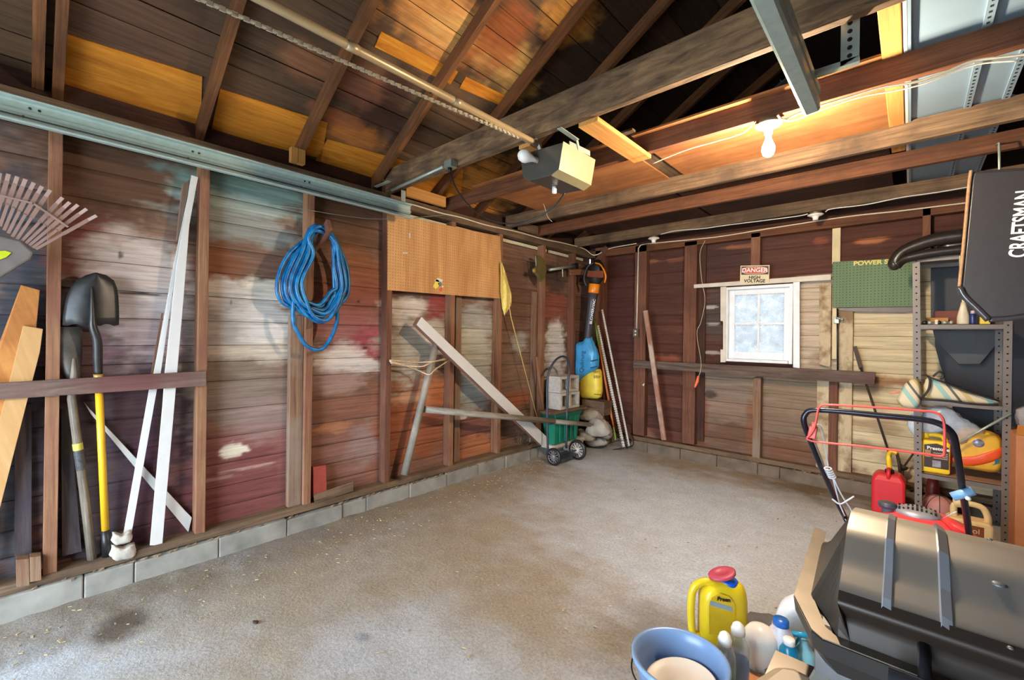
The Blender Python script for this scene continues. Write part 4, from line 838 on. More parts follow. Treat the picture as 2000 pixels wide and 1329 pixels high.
# ---- rolled pole frame (clothes post)
gp = wood('weathered_zinc_pole', rgb(172, 164, 152), rgb(134, 126, 116), rgb(116, 108, 98), along=2, across=18, rough=.5, stain=.8, bump=.4)
t = thing('pole_frame', 'weathered grey pole frame with a long side arm leaning on the wall', 'pole frame', L(790, 928, -3.14))
A0, A1 = L(790, 928, -3.13), L(852, 670, -3.13)
b = MB(); b.tube([A0, A0+(A1-A0)*.5, A1], .031, 18); b.build('post', gp, t)
j0 = L(830, 800, -3.12); j1 = on(1152, 830, 0, -2.86)
b = MB(); b.tube([j0, j0+(j1-j0)*.72], .030, 16); b.tube([j0+(j1-j0)*.70, j1], .026, 16); b.build('arm', gp, t)
b = MB(); b.tube([A1+V((0, 0, -.01)), A1+V((0, 0, .012))], .036, 16); b.build('collar', gp, t)
b = MB(); c = L(858, 668, -3.10); b.tube([c+V((0, .022*math.cos(a), .022*math.sin(a))) for a in np.linspace(0, 6.283, 14)[:-1]], .003, 6, closed=True); b.build('ring', M['black'], t)
rp = plain('old_rope', rgb(206, 180, 146), .9, var=.2, scale=60, bump=.6); t = thing('tie_rope', 'frayed pale rope tying the grey pole frame to the stud', 'rope', L(800, 705, -3.15))
for q in ([(761, 704), (790, 706), (820, 708), (850, 706), (878, 698)], [(761, 706), (785, 712), (815, 723), (838, 732), (850, 722), (880, 702)], [(763, 709), (800, 715), (825, 716), (845, 708), (878, 701)]):
    b = MB(); b.tube(bez([L(u, v, -3.16+(.075 if 820 < u < 860 else 0)) for u, v in q], 5), .0055, 8); b.build('strand', rp, t)
# ---- white board with a wooden core, leaning diagonally
t = thing('diagonal_board', 'white faced board leaning diagonally across the pegboard studs', 'board', L(1066, 872, -3.05))
q = [(824, 620), (1067, 853), (1069, 872), (1060, 872), (815, 635)]
slab([L(u, v, -3.06) for u, v in q], (-.012, 0, 0), M['white'], 'white_face', t, grain=(0, 1, -.7)); slab([L(u, v, -3.0725) for u, v in q], (-.07, 0, 0), M['stud'], 'wooden_core', t, grain=(0, 1, -.7))
# ---- trimmer
ol = plain('olive_guard', rgb(96, 86, 46), .5, var=.25, scale=20); t = thing('grass_edger', 'edger with round olive guard and silver shaft hanging on the studs', 'edger', L(1043, 528, -3.12))
c = L(1046, 526, -3.13); rr = .155; P = [c+V((0, rr*math.cos(a), rr*math.sin(a))) for a in np.linspace(math.radians(105), math.radians(-62), 26)]+[c+V((0, -.015, -.06)), c+V((0, -.03, .02)), c+V((0, .01, .05)), c+V((0, .0, .13))]
b = MB(); b.prism(P, (.035, 0, 0)); b.build('guard', ol, t, bevel=.004)
b = MB(); b.lathe(L(1042, 529, -3.094), (1, 0, 0), [(.03, 0), (.03, .02), (.012, .03)], 18); b.build('hub', plain('hub_brass', rgb(150, 126, 66), .45, .4), t)
b = MB(); b.tube([L(1046, 500, -3.09), L(1047, 520, -3.088)], .006, 8); b.build('brace', M['galv'], t)
b = MB(); b.tube([L(1073, 527.5, -3.11), L(1118, 520, -3.10)], .016, 14); b.build('shaft', M['galv'], t)
b = MB(); b.tube([L(1117, 521, -3.10), L(1126, 518, -3.10)], .03, 14); b.build('clamp', M['black'], t)
b = MB(); b.tube([L(1125, 519, -3.10), L(1140, 517, -3.09)], .014, 12); b.build('upper_shaft', plain('rusty_rod', rgb(130, 86, 66), .5), t)
b = MB(); b.tube([L(1098.5, 523, -3.115), L(1099, 541, -3.115)], .006, 8); tag(b.build('peg', M['whitep']), 'short white peg hanging below the silver shaft', 'peg')
bar(L(1113, 532, -3.175), L(1152, 532, -3.175), .07, .02, (1, 0, 0), M['stud'], 'hanger_board', 'short brown board nailed across the corner studs', 'board')

# ---- hand truck
t = thing('hand_truck', 'small dark grey hand truck with two wheels standing near the corner', 'hand truck', L(1090, 905, -2.9)); fm = plain('slate_grey_tube', rgb(64, 70, 84), .35, .3, var=.08); X = -2.93
arch = [L(1070, 889, X), L(1069, 820, X-.01), L(1069, 748, X-.03), L(1074, 722, X-.03), L(1086, 703, X-.03), L(1099, 696.5, X-.03), L(1108, 702, X-.03), L(1112, 722, X-.03), L(1110, 745, X-.03), L(1107, 820, X-.01), L(1106, 876, X)]
b = MB(); b.tube(bez(arch, 5), .0125, 12); b.build('frame', fm, t)
b = MB(); b.tube([L(1069, 828, X-.01), L(1107, 824, X-.01)], .014, 10); b.plank(L(1073, 826, X+.01), L(1101, 822, X+.01), .035, .006, (1, 0, .2)); b.build('crossbar', fm, t)
pl = L(1070, 893, X); pr_ = L(1107, 880, X); b = MB(); b.prism([pl+V((.0, .06, -.0)), pl+V((.16, .06, -.012)), V((pr_[0]+.16, pr_[1]+.0, pl[2]-.012)), V((pr_[0], pr_[1], pl[2]))], (0, 0, .006)); b.build('toe_plate', fm, t)
for (u, v, dy, lab) in [(1082, 892.5, 0, 'dark rimmed wheel'), (1128, 879, 0, 'wheel with white spokes')]:
    p = L(u, v, -2.86) if u < 1100 else L(u, v, -2.80); r = p[2]; rt_ = MB(); rt_.lathe(p-V((0, .018, 0)), (0, 1, 0), [(r*.72, .001), (r*.74, 0), (r*.95, .002), (r, .01), (r, .026), (r*.95, .034), (r*.74, .036), (r*.72, .035), (r*.72, .001)], 32, cap=False); w = rt_.build('wheel', M['black'], t); w['label'] = lab
    b = MB(); m = M['white'] if u > 1100 else plain('grey_rim', rgb(150, 150, 160), .4, .3)
    for k in range(12):
        a = k*math.pi/6; b.tube([p+V((math.cos(a)*r*.12, -.012, math.sin(a)*r*.12)), p+V((math.cos(a)*r*.76, -.012, math.sin(a)*r*.76))], .0035, 6)
    b.lathe(p-V((0, .02, 0)), (0, 1, 0), [(r*.2, 0), (r*.2, .035)], 14); b.tube([p+V((math.cos(a)*r*.75, -.012, math.sin(a)*r*.75)) for a in np.linspace(0, 6.283, 25)[:-1]], .006, 6, closed=True); b.build('spokes', m, w)
b = MB(); b.tube([L(1082, 892.5, -2.86)+V((0, -.02, 0)), L(1128, 879, -2.80)+V((0, .02, 0))], .007, 10); b.build('axle', fm, t)

# ---- corner clutter
cm = plain('pale_concrete', rgb(190, 186, 178), .9, var=.14, scale=25, bump=.7)
def cblock(p, label):
    """hollow block on its side, cores facing out of the wall"""
    x1, y0, z0 = p; W, Ln, Hh = .19, .39, .19; th = .03; t = MB()
    t.box(x1-W, x1, y0, y0+Ln, z0, z0+th); t.box(x1-W, x1, y0, y0+Ln, z0+Hh-th, z0+Hh)
    for a, c in ((0, .035), (.18, .215), (.355, .39)): t.box(x1-W, x1, y0+a, y0+c, z0+th, z0+Hh-th)
    t.box(x1-W, x1-W+.02, y0+.035, y0+.355, z0+th, z0+Hh-th)
    return tag(t.build('concrete_block', cm, bevel=.004), label, 'concrete block')
q = B(1095, 802, 4.12); cblock((q[0], 4.12, q[2]), 'grey hollow concrete block, lower of the two stacked by the corner'); cblock((q[0]-.01, 4.12, q[2]+.193), 'grey hollow concrete block, upper of the two stacked by the corner')
zb = q[2]
b = MB(); b.plank((q[0]-.08, 3.93, zb-.0165), (q[0]-.06, 4.62, zb-.0165), .20, .03, UPZ); tag(b.build('support_board', M['plate'], bevel=.003), 'rough brown board under the two concrete blocks', 'board')
gm = plain('green_plastic', rgb(24, 128, 104), .4, var=.12); t = thing('storage_bin', 'green plastic bin wedged under the concrete blocks', 'bin', (q[0]-.08, 4.25, .165)); b = MB()
x0, x1, y0, y1, z0, z1 = q[0]-.17, q[0]+.02, 3.99, 4.50, .165, zb-.034
b.loft([[(x0+.03, y0+.03, z0), (x1-.03, y0+.03, z0), (x1-.03, y1-.03, z0), (x0+.03, y1-.03, z0)], [(x0, y0, z1-.04), (x1, y0, z1-.04), (x1, y1, z1-.04), (x0, y1, z1-.04)]], False); b.build('tub', gm, t, bevel=.008)
b = MB(); b.box(x0-.01, x1+.012, y0-.012, y1+.012, z1-.045, z1); b.build('lid', plain('dark_green_plastic', rgb(20, 96, 84), .4), t, bevel=.006)
b = MB()
for k in range(1, 5): y = y0+(y1-y0)*k/5; b.box(x1-.012, x1+.006, y-.012, y+.012, z0+.03, z1-.05)
b.build('ribs', gm, t)
rk = plain('grey_fieldstone', rgb(168, 160, 148), .95, var=.3, scale=9, bump=1.2); rk2 = plain('dusty_rubble_stone', rgb(150, 136, 116), .95, var=.3, scale=12, bump=1.2)
def rock(out, y, t0, t1, label, mat, seed, pw=.35):
    b = MB(); inflate(b, smooth_outline([B(u, v, y) for u, v in out]), (.1, -1, 0), t0, t1, 6, .12, seed, pw); o = b.build('rock', mat); return tag(o, label, 'rock')
b = MB(); b.box(-3.15, -2.955, 3.98, 4.72, 0.121, .163); tag(b.build('footing_slab', cm, bevel=.02), 'rough concrete footing in the corner under the bin', 'footing')
rock([(1147, 836), (1160, 817), (1180, 822), (1192, 838), (1190, 850), (1170, 853), (1152, 850)], 4.72, .08, .08, 'smooth grey boulder beside the green bin', rk, 1)
rock([(1133, 806), (1150, 800), (1170, 803), (1178, 822), (1150, 822), (1136, 818)], 4.78, .08, .08, 'dusty flat rock on top of the boulder', rk2, 4)
rock([(1130, 838), (1146, 846), (1162, 858), (1150, 862), (1134, 856)], 4.66, .05, .06, 'wedge of broken stone under the boulder', rk2, 6)
rock([(1145, 862), (1168, 855), (1184, 861), (1183, 869), (1160, 872), (1150, 868)], 4.80, .06, .06, 'pale flat paving stone at the floor by the rake', rk, 8)
rock([(1092, 866), (1118, 857), (1136, 862), (1134, 876), (1100, 880)], 4.48, .03, .05, 'broken pale slab behind the hand truck', rk, 9)
rock([(1178, 838), (1190, 834), (1195, 850), (1188, 858), (1176, 852)], 4.80, .05, .05, 'rounded brown rock beside the rake handle', rk2, 11)
# timber offcuts and bags on them
q2 = B(1134, 806, 4.78)
for k, lab in enumerate(['weathered timber offcut, lower of the pair under the yellow bag', 'weathered timber offcut, upper of the pair under the yellow bag']):
    z = q2[2]+.0+k*.088; a, c = B(1136, 800, 4.76), B(1180, 800, 4.76); b = MB(); b.box(a[0], c[0], 4.76, 4.95, z, z+.085); tag(b.build('timber_offcut', M['plate'], bevel=.005), lab, 'timber')
b = MB(); b.box(B(1136, 820, 4.9)[0], B(1165, 820, 4.9)[0], 4.9, 5.0, .0, q2[2]-.002); tag(b.build('timber_offcut', M['darkboard'], bevel=.005), 'dark timber stub standing under the offcut pair', 'timber')
def bag(out, y, t0, t1, mat, name, label, txts=(), seed=2, lump=.05):
    c = B(sum(p[0] for p in out)/len(out), sum(p[1] for p in out)/len(out), y); t = thing(name, label, 'bag', c); b = MB()
    inflate(b, smooth_outline([B(u, v, y) for u, v in out]), (0, -1, 0), t0, t1, 8, lump, seed, .45); b.build('sack', mat, t)
    return t
yb_ = plain('yellow_sack', rgb(236, 208, 70), .45, var=.12, scale=14, bump=.6); bbm = plain('blue_sack', rgb(70, 158, 214), .3, var=.14, scale=10, bump=1.)
t = bag([(1134, 740), (1140, 728), (1158, 722), (1172, 722), (1175, 735), (1174, 776), (1150, 778), (1136, 776)], 4.85, .08, .06, yb_, 'salt_bag', 'yellow printed sack standing on the timber offcuts', lump=.03)
for s, u, v, sz in [('SAFE', 1165, 727, .045), ('STEP', 1166, 737, .045)]: text('lettering', s, B(u, v, 4.762), (1, 0, 0), UPZ, sz, M['text_black'], t)
b = MB(); b.box(B(1160, 771, 4.76)[0], B(1173, 771, 4.76)[0], 4.764, 4.766, B(1160, 771, 4.76)[2], B(1160, 771, 4.76)[2]+.008); b.build('printed_line', M['text_black'], t)
t = bag([(1127, 672), (1140, 668), (1148, 658), (1153, 657), (1160, 670), (1168, 690), (1169, 712), (1165, 722), (1146, 734), (1130, 747), (1126, 735), (1126, 700)], 4.80, .09, .05, bbm, 'plastic_sack', 'bright blue slumped plastic sack above the yellow sack', seed=5, lump=.06)
text('lettering', 'Quikrung', B(1137, 707, 4.708), (.06, 0, 1), (-1, 0, .1), .085, plain('navy_lettering', rgb(16, 60, 120), .5, var=0), t, sx=.85)
for v0 in (706, 719):
    b = MB(); b.plank(B(1153, v0, 4.706), B(1167, v0-3, 4.712), .011, .002, (0, -1, 0)); b.build('printed_stripe', plain('navy_ink', rgb(20, 40, 80), .5), t)
# ---- leaf blower
t = thing('leaf_blower', 'black and orange leaf blower hanging nozzle down in the corner', 'leaf blower', B(1158, 560, 4.9)); gk = plain('charcoal_plastic', rgb(72, 70, 78), .4, var=.06); og = plain('orange_plastic', rgb(240, 140, 24), .35, var=.04); Yb = 4.78
ax0, ax1 = B(1147, 666, Yb), B(1159, 572, Yb); d = nrm(ax1-ax0)
b = MB(); b.lathe(ax0, d, [(.034, 0), (.040, .02), (.055, np.linalg.norm(ax1-ax0)*.8), (.062, np.linalg.norm(ax1-ax0))], 24); b.build('nozzle_tube', gk, t)
b = MB(); b.lathe(ax1-d*.005, d, [(.066, 0), (.068, .01), (.070, .11), (.066, .115)], 24); b.build('collar', og, t)
b = MB(); b.lathe(ax1+d*.11, d, [(.066, 0), (.07, .01), (.10, .06), (.105, .12), (.1, .22), (.075, .26), (.04, .30), (.0, .31)], 24, sy=.85); b.build('motor_housing', M['black'], t)
b = MB(); b.tube(bez([B(1163, 514, Yb-.06), B(1172, 517, Yb-.09), B(1179, 527, Yb-.1), B(1183, 540, Yb-.1), B(1181, 552, Yb-.08)], 5), .010, 10); o = b.build('handle', og, t); o['label'] = 'orange curved handle'
b = MB(); b.tube(bez([B(1146, 560, Yb-.08), B(1141, 545, Yb-.1), B(1147, 523, Yb-.11), B(1160, 513, Yb-.09)], 5), .014, 10); b.build('handle_grip', M['black'], t)
slab([B(1148, 529, Yb-.115), B(1178, 529, Yb-.115), B(1177, 543, Yb-.115), B(1146, 541, Yb-.115)], (0, .03, 0), plain('maroon_plastic', rgb(120, 62, 40), .45), 'side_panel', t, bevel=.006)
text('lettering', 'BLOWER/VAC', B(1157.5, 609, Yb-.068), d+V((.03, 0, 0)), np.cross((0, -1, 0), d)*1.0, .05, M['text_white'], t, bold=.0012)
b = MB(); b.plank(B(1160, 520, 5.08), B(1186, 482, 5.08), .07, .035, (0, -1, .3)); tag(b.build('hanging_block', M['stud_red'], bevel=.002), 'angled brown block in the corner above the leaf blower', 'block')

# ---- rake, metal strips, sticks leaning in the corner
t = thing('bow_rake', 'bow rake with orange handle and green grip leaning in the corner', 'rake', B(1203, 880, 4.93))
b0 = B(1204, 868, 4.93); top = B(1161, 624, 4.93); d = top-b0
f = lambda v: b0+d*((868-v)/(868-624))
b = MB(); b.tube([f(800), f(678)], .0135, 12); b.build('handle', plain('orange_wood', rgb(196, 112, 62), .45, var=.12), t)
b = MB(); b.tube([f(836), f(801)], .0125, 12); b.build('lower_handle', plain('orange_wood', rgb(196, 112, 62), .45, var=.12), t)
b = MB(); b.tube([f(678), f(624)], .0155, 12); o = b.build('grip', plain('green_rubber', rgb(96, 120, 36), .5), t); o['label'] = 'green grip'
b = MB(); b.tube([f(801), f(786)], .017, 12); b.build('ferrule', plain('dull_ferrule', rgb(140, 150, 110), .4, .5), t)
b = MB(); b.tube([f(860), f(836)], .011, 10); b.build('tang', plain('lime_tape', rgb(150, 196, 96), .5), t)
h0, h1 = B(1173, 884, 4.80), B(1236, 871, 5.04); hm_ = (h0+h1)/2; b = MB(); b.plank(h0, h1, .016, .006, UPZ); b.tube(bez([h0, B(1168, 876, 4.85), b0+V((0, 0, .04))], 5), .004, 6); b.tube(bez([h1, B(1236, 862, 5.03), B(1222, 860, 5.02), b0+V((0, 0, .04))], 5), .004, 6); hd = b.build('head', M['blackm'], t)
b = MB()
for k in range(14): p = h0+(h1-h0)*(k+.5)/14; b.tube([p, p+V((-.012, -.02, -.026))], .003, 6)
b.build('tines', M['blackm'], hd)
perf = pegmat('perforated_white_steel', rgb(212, 204, 190), rgb(186, 176, 160), rgb(70, 64, 60), sp=.03, r=.22)
def strip(p, q, w, label):
    b = MB(); b.plank(p, q, w, .006, (.25, -1, 0)); sgn = b.build('shelf_upright', perf); tag(sgn, label, 'metal strip', 'white slotted shelf uprights'); return sgn
strip(B(1219, 876, 5.0), B(1167, 636, 4.98), .038, 'wider white slotted shelf upright leaning beside the rake')
strip(B(1229, 873, 5.02), B(1176, 605, 5.0), .024, 'narrow white slotted shelf upright, the taller of the pair')
bar(B(1236, 862, 5.05), B(1212, 812, 5.02), .03, .02, (0, -1, 0), M['darkboard'], 'dark_lath', 'dark lath lying at the foot of the white slotted uprights', 'lath')
b = MB(); b.tube([L(1061, 803, -3.12), L(1047, 697, -3.15)], [.017, .014], 10); tag(b.build('wooden_stick', wood('bare_stick', rgb(160, 118, 92), rgb(120, 84, 66))), 'short bare wooden stick leaning behind the hand truck', 'stick')
# dry weeds poking out by the gutter foot
b = MB(); rn = random.Random(2)
for k in range(60):
    p = L(1030+rn.uniform(-22, 22), 858+rn.uniform(-14, 14), -3.12); b.tube([p, p+V((rn.uniform(-.02, .04), rn.uniform(-.05, .05), rn.uniform(.01, .09)))], .0012, 4)
o = tag(b.build('dry_weeds', plain('straw', rgb(120, 100, 72), .9)), 'dry weeds caught behind the foot of the white diagonal board', 'weeds'); o['kind'] = 'stuff'

b = MB(); b.tube(bez([Z(u, v, .006) for u, v in [(628, 1003), (650, 1001), (668, 990), (690, 988), (706, 986), (722, 990)]], 4), .0022, 6); tag(b.build('loose_wire', M['wire']), 'thin pale loose wire lying along the curb below the dark post', 'wire')
b = MB(); c = Z(543, 1047, .008); inflate(b, smooth_outline([c+V(d_) for d_ in [(-.02, -.03, 0), (.02, -.02, 0), (.03, .02, 0), (.0, .04, 0), (-.03, .02, 0)]]), (0, 0, 1), .012, .006, 3, .2, 2, .4); tag(b.build('paper_scrap', M['whitep']), 'crumpled white scrap on the floor beside the curb', 'scrap')
b = MB(); c = Z(499, 1216, .006); inflate(b, smooth_outline([c+V(d_) for d_ in [(-.016, -.006, 0), (.0, -.01, 0), (.02, .0, 0), (.006, .012, 0), (-.01, .008, 0)]]), (0, 0, 1), .004, .002, 3, .25, 5, .4); tag(b.build('dead_leaf', plain('dark_leaf', rgb(66, 44, 36), .9)), 'small dark dead leaf on the open concrete floor', 'leaf')
# ---- leaf rake at the picture's edge
t = thing('leaf_rake', 'fan shaped plastic leaf rake hanging with its tines up by the shovels', 'leaf rake', L(0, 500, -3.05)); tm = plain('taupe_plastic', rgb(150, 122, 112), .45, var=.08)
cen = L(-60, 600, -3.03)   # where the tines meet
tips = [(0, 338), (17, 340), (34, 345), (50, 350), (66, 357), (82, 364), (98, 371), (122, 386), (136, 395), (152, 400), (169, 408), (188, 421)]
base = [(-20, 430), (-10, 436), (0, 442), (8, 450), (16, 456), (24, 463), (33, 468), (42, 472), (50, 476), (57, 480), (64, 484), (70, 487)]
for k, ((u, v), (bu, bv)) in enumerate(zip(tips, base)):
    a, c = L(bu, bv, -3.05), L(u, v, -3.06); b = MB(); q = nrm(c-a); b.plank(a+(c-a)*.0, a+(c-a)*.45, .011, .004, (1, 0, 0)); b.plank(a+(c-a)*.43, a+(c-a)*.86, .0155, .004, (1, 0, 0)); b.plank(a+(c-a)*.86, c+V((.02, 0, -.004)), .014, .004, (1, 0, 0)); b.build('tine', tm, t)
b = MB(); b.plank(L(-8, 380, -3.045), L(66, 398, -3.045), .008, .005, (1, 0, 0)); b.plank(L(64, 397, -3.045), L(133, 444, -3.045), .008, .005, (1, 0, 0)); b.build('cross_brace', tm, t)
b = MB(); b.prism([L(u, v, -3.035) for u, v in [(-60, 445), (-20, 455), (40, 470), (66, 493), (60, 506), (0, 543), (-70, 590)]], (-.03, 0, 0)); b.build('head', plain('taupe_head', rgb(112, 106, 102), .4), t, bevel=.008)
b = MB(); b.prism([L(u, v, -3.030) for u, v in [(-20, 492), (10, 490), (22, 494), (12, 503), (-20, 514)]], (-.006, 0, 0)); o = b.build('badge', plain('lime_badge', rgb(190, 204, 40), .4), t); o['label'] = 'lime green badge'
b = MB(); b.tube([L(-66, 545, -3.05), V((-3.05, -.75, .95)), V((-3.08, -1.12, .16))], .013, 12); b.build('handle', M['stud'], t)
# ------------------------------------------------------------ back wall
o = slab([B(1237, 704, 5.03), B(1236, 718, 5.03), B(1708, 752, 5.03), B(1710, 728, 5.03)], (0, .066, 0), wood('worn_dark_rail', rgb(116, 100, 88), rgb(72, 60, 54), rgb(92, 60, 62), stain=.6), 'bench_rail', grain=(1, 0, 0), bevel=.003); tag(o, 'worn dark rail running along the back wall under the window', 'rail')
# leaning painted board
o = bar(on(1297, 860, 1, 5.0), B(1261, 607, 5.0), .055, .022, (0, -1, 0), wood('worn_pink_board', rgb(176, 130, 110), rgb(140, 96, 80), rgb(206, 190, 176), stain=.7), 'leaning_board', 'worn pinkish board leaning upright behind the bench rail', 'board')
p = on(1296, 853, 1, 5.0)
# window
t = bpy.data.objects.new('window_1', None); COL.objects.link(t); t.location = (-1.21, 5.15, 1.55); t['kind'] = 'structure'
wx0, wx1, wz0, wz1 = WIN; pw = plain('white_sash_paint', rgb(232, 236, 240), .45, var=.06, scale=14)
b = MB(); b.box(wx0-.01, wx0+.02, 5.11, 5.23, wz0-.01, wz1+.01); b.box(wx1-.02, wx1+.01, 5.11, 5.23, wz0-.01, wz1+.01); b.box(wx0+.0205, wx1-.0205, 5.112, 5.228, wz1-.02, wz1+.01); b.box(wx0+.0205, wx1-.0205, 5.08, 5.228, wz0-.008, wz0+.019); b.build('window_frame', pw, t, bevel=.002)
sx0, sx1, sz0, sz1 = wx0+.02, wx1-.02, wz0+.02, wz1-.02
b = MB()
for s in ((sx0, sx0+.055, sz0, sz1), (sx1-.055, sx1, sz0, sz1), (sx0+.0555, sx1-.0555, sz1-.055, sz1), (sx0+.0555, sx1-.0555, sz0, sz0+.075)): b.box(s[0], s[1], 5.165, 5.195, s[2], s[3])
mx_, mz_ = (sx0+sx1)/2, (sz0+sz1)/2+.005; b.box(mx_-.011, mx_+.011, 5.168, 5.192, sz0+.0755, sz1-.0555); b.box(sx0+.0555, mx_-.0115, 5.169, 5.191, mz_-.011, mz_+.011); b.box(mx_+.0115, sx1-.0555, 5.169, 5.191, mz_-.011, mz_+.011); b.build('sash', pw, t, bevel=.002)
gm_, nt, bs = newmat('dusty_glass'); nt.nodes.remove(bs); out = nt.nodes['Material Output']; tr = nd(nt, 'ShaderNodeBsdfTransparent'); df = nd(nt, 'ShaderNodeBsdfTranslucent'); df.inputs[0].default_value = (.23, .23, .235, 1); tr.inputs[0].default_value = (.50, .50, .50, 1); mxs = nd(nt, 'ShaderNodeMixShader')
tc = nd(nt, 'ShaderNodeTexCoord'); no = nd(nt, 'ShaderNodeTexNoise'); no.inputs['Scale'].default_value = 14; no.inputs['Detail'].default_value = 9; no.inputs['Roughness'].default_value = .75; nt.links.new(tc.outputs['Object'], no.inputs['Vector']); mr = nd(nt, 'ShaderNodeMapRange'); mr.inputs['From Min'].default_value = .38; mr.inputs['From Max'].default_value = .62; mr.inputs['To Min'].default_value = .12; mr.inputs['To Max'].default_value = .7
nt.links.new(no.outputs['Fac'], mr.inputs['Value']); nt.links.new(mr.outputs[0], mxs.inputs[0]); nt.links.new(tr.outputs[0], mxs.inputs[1]); nt.links.new(df.outputs[0], mxs.inputs[2]); nt.links.new(mxs.outputs[0], out.inputs[0])
for a, c, e, f_ in ((sx0+.055, mx_-.011, mz_+.011, sz1-.055), (mx_+.011, sx1-.055, mz_+.011, sz1-.055), (sx0+.055, mx_-.011, sz0+.075, mz_-.011), (mx_+.011, sx1-.055, sz0+.075, mz_-.011)):
    b = MB(); b.box(a, c, 5.179, 5.182, e, f_); b.build('pane', gm_, t)
# window head board, casings
crm = M['creamp']; wp2 = M['whitep']
def bslab(px4, y, th, mat, name, label, cat, grain=(1, 0, 0), bev=.002):
    o = slab([B(u, v, y) for u, v in px4], (0, th, 0), mat, name, grain=grain, bevel=bev)
    if label is None: return struct(o)
    return tag(o, label, cat)
bslab([(1355, 556), (1355, 563), (1623, 547), (1623, 536)], 5.09, .018, wp2, 'trim_6', None, None)
bslab([(1407, 561), (1418, 560), (1418, 706), (1412, 706), (1412, 628), (1407, 627)], 5.10, .012, wp2, 'trim_7', None, None, (0, 0, 1))
bslab([(1407, 683), (1417, 683), (1417, 708), (1407, 708)], 5.095, .012, wp2, 'trim_8', None, None, (0, 0, 1))
bslab([(1549, 551), (1562, 550), (1562, 720), (1549, 718)], 5.10, .012, pw, 'trim_9', None, None, (0, 0, 1))
bslab([(1600, 554), (1624, 552), (1622, 718), (1600, 712)], 5.14, .014, M['creampl'], 'door_post', 'blotchy cream upright plank under the end of the window head board', 'board', (0, 0, 1))
bslab([(1626, 602), (1634, 602), (1634, 702), (1625, 702)], 5.12, .014, crm, 'door_post', 'narrow cream strip ending above the bench rail', 'board', (0, 0, 1))
# danger sign
sc = [B(u, v, 5.07) for u, v in [(1446.5, 519.3), (1503, 518), (1501.7, 554.5), (1445, 555)]]
t = thing('danger_sign', 'DANGER HIGH VOLTAGE sign over the window', 'sign', (sc[0]+sc[2])/2); cr_ = plain('sign_cream', rgb(222, 208, 172), .5, var=.04); rd_ = plain('sign_red', rgb(206, 84, 56), .5, var=.04); bk_ = plain('sign_brown', rgb(96, 48, 38), .5, var=.04)
slab(sc, (0, .004, 0), cr_, 'plate', t, bevel=0)
lp = lambda s, r, y=5.068: V((sc[0][0]*(1-s)+sc[1][0]*s, y, (sc[0][2]*(1-s)+sc[1][2]*s)*(1-r)+(sc[3][2]*(1-s)+sc[2][2]*s)*r))
slab([lp(.03, .05), lp(.97, .05), lp(.97, .50), lp(.03, .50)], (0, .001, 0), bk_, 'header', t, bevel=0)
def oval(cx, cy, rx, ry, y): return [lp(cx+rx*np.sign(math.cos(a))*abs(math.cos(a))**.6, cy+ry*np.sign(math.sin(a))*abs(math.sin(a))**.8, y) for a in np.linspace(0, 6.283, 33)[:-1]]
slab(oval(.5, .275, .44, .19, 5.0665), (0, .001, 0), cr_, 'oval_border', t, bevel=0); slab(oval(.5, .275, .42, .165, 5.0655), (0, .001, 0), rd_, 'oval', t, bevel=0)
text('lettering', 'DANGER', lp(.5, .27, 5.064), sc[1]-sc[0], UPZ, .062, M['text_white'], t, bold=.0012, sx=.97)
text('lettering', 'HIGH', lp(.5, .66, 5.066), sc[1]-sc[0], UPZ, .045, M['text_black'], t, bold=.0012); text('lettering', 'VOLTAGE', lp(.5, .85, 5.066), sc[1]-sc[0], UPZ, .045, M['text_black'], t, bold=.0012)
# green pegboard
gpm = pegmat('green_hardboard', rgb(108, 132, 96), rgb(96, 120, 88), rgb(50, 66, 46), sp=.0254, r=.16)
t = thing('green_pegboard', 'green perforated board lettered POWER SHOP beside the metal shelves', 'pegboard', B(1705, 555, 5.12))
o = slab([B(u, v, 5.125) for u, v in [(1626, 512), (1788, 503), (1790, 598), (1626, 601)]], (0, .006, 0), gpm, 'board', t, bevel=0)
me = o.data; off = parent_world(t)
for l in me.loops: c = me.vertices[l.vertex_index].co; me.uv_layers[0].data[l.index].uv = (c[0], c[2])
text('lettering', 'POWER SHOP', B(1717, 512.5, 5.122), B(1750, 510.5, 5.122)-B(1690, 514, 5.122), UPZ, .054, plain('yellow_lettering', rgb(222, 204, 96), .5, var=0), t, bold=.0016, sx=1.08)
bslab([(1626, 602), (1786, 600), (1786, 609), (1760, 611), (1680, 610), (1640, 607)], 5.14, .01, plain('grey_steel_strip', rgb(98, 92, 88), .5, .4), 'steel_strip', 'dark perforated steel strip below the green pegboard', 'strip')
# latch and bar
t = thing('door_latch', 'chromed latch on the cream boards below the green pegboard', 'latch', B(1637, 626, 5.1)); b = MB(); c = B(1634, 626, 5.1); b.box(c[0]-.02, c[0]+.02, 5.09, 5.11, c[2]-.03, c[2]+.03); b.build('backplate', M['galv'], t, bevel=.004)
b = MB(); c = B(1640, 624, 5.08); b.tube([c+V((-.03, 0, .01)), c+V((.03, 0, 0))], .008, 10); b.lathe(c+V((.02, -.0, 0)), (0, -1, 0), [(.014, 0), (.014, .02)], 12); b.build('bolt_arm', M['galv'], t)
b = MB(); b.tube([B(1635.5, 603, 5.10), B(1636, 724, 5.09)], .007, 8); tag(b.build('iron_bar', M['blackm']), 'thin black iron bar running down from the chromed latch', 'bar')
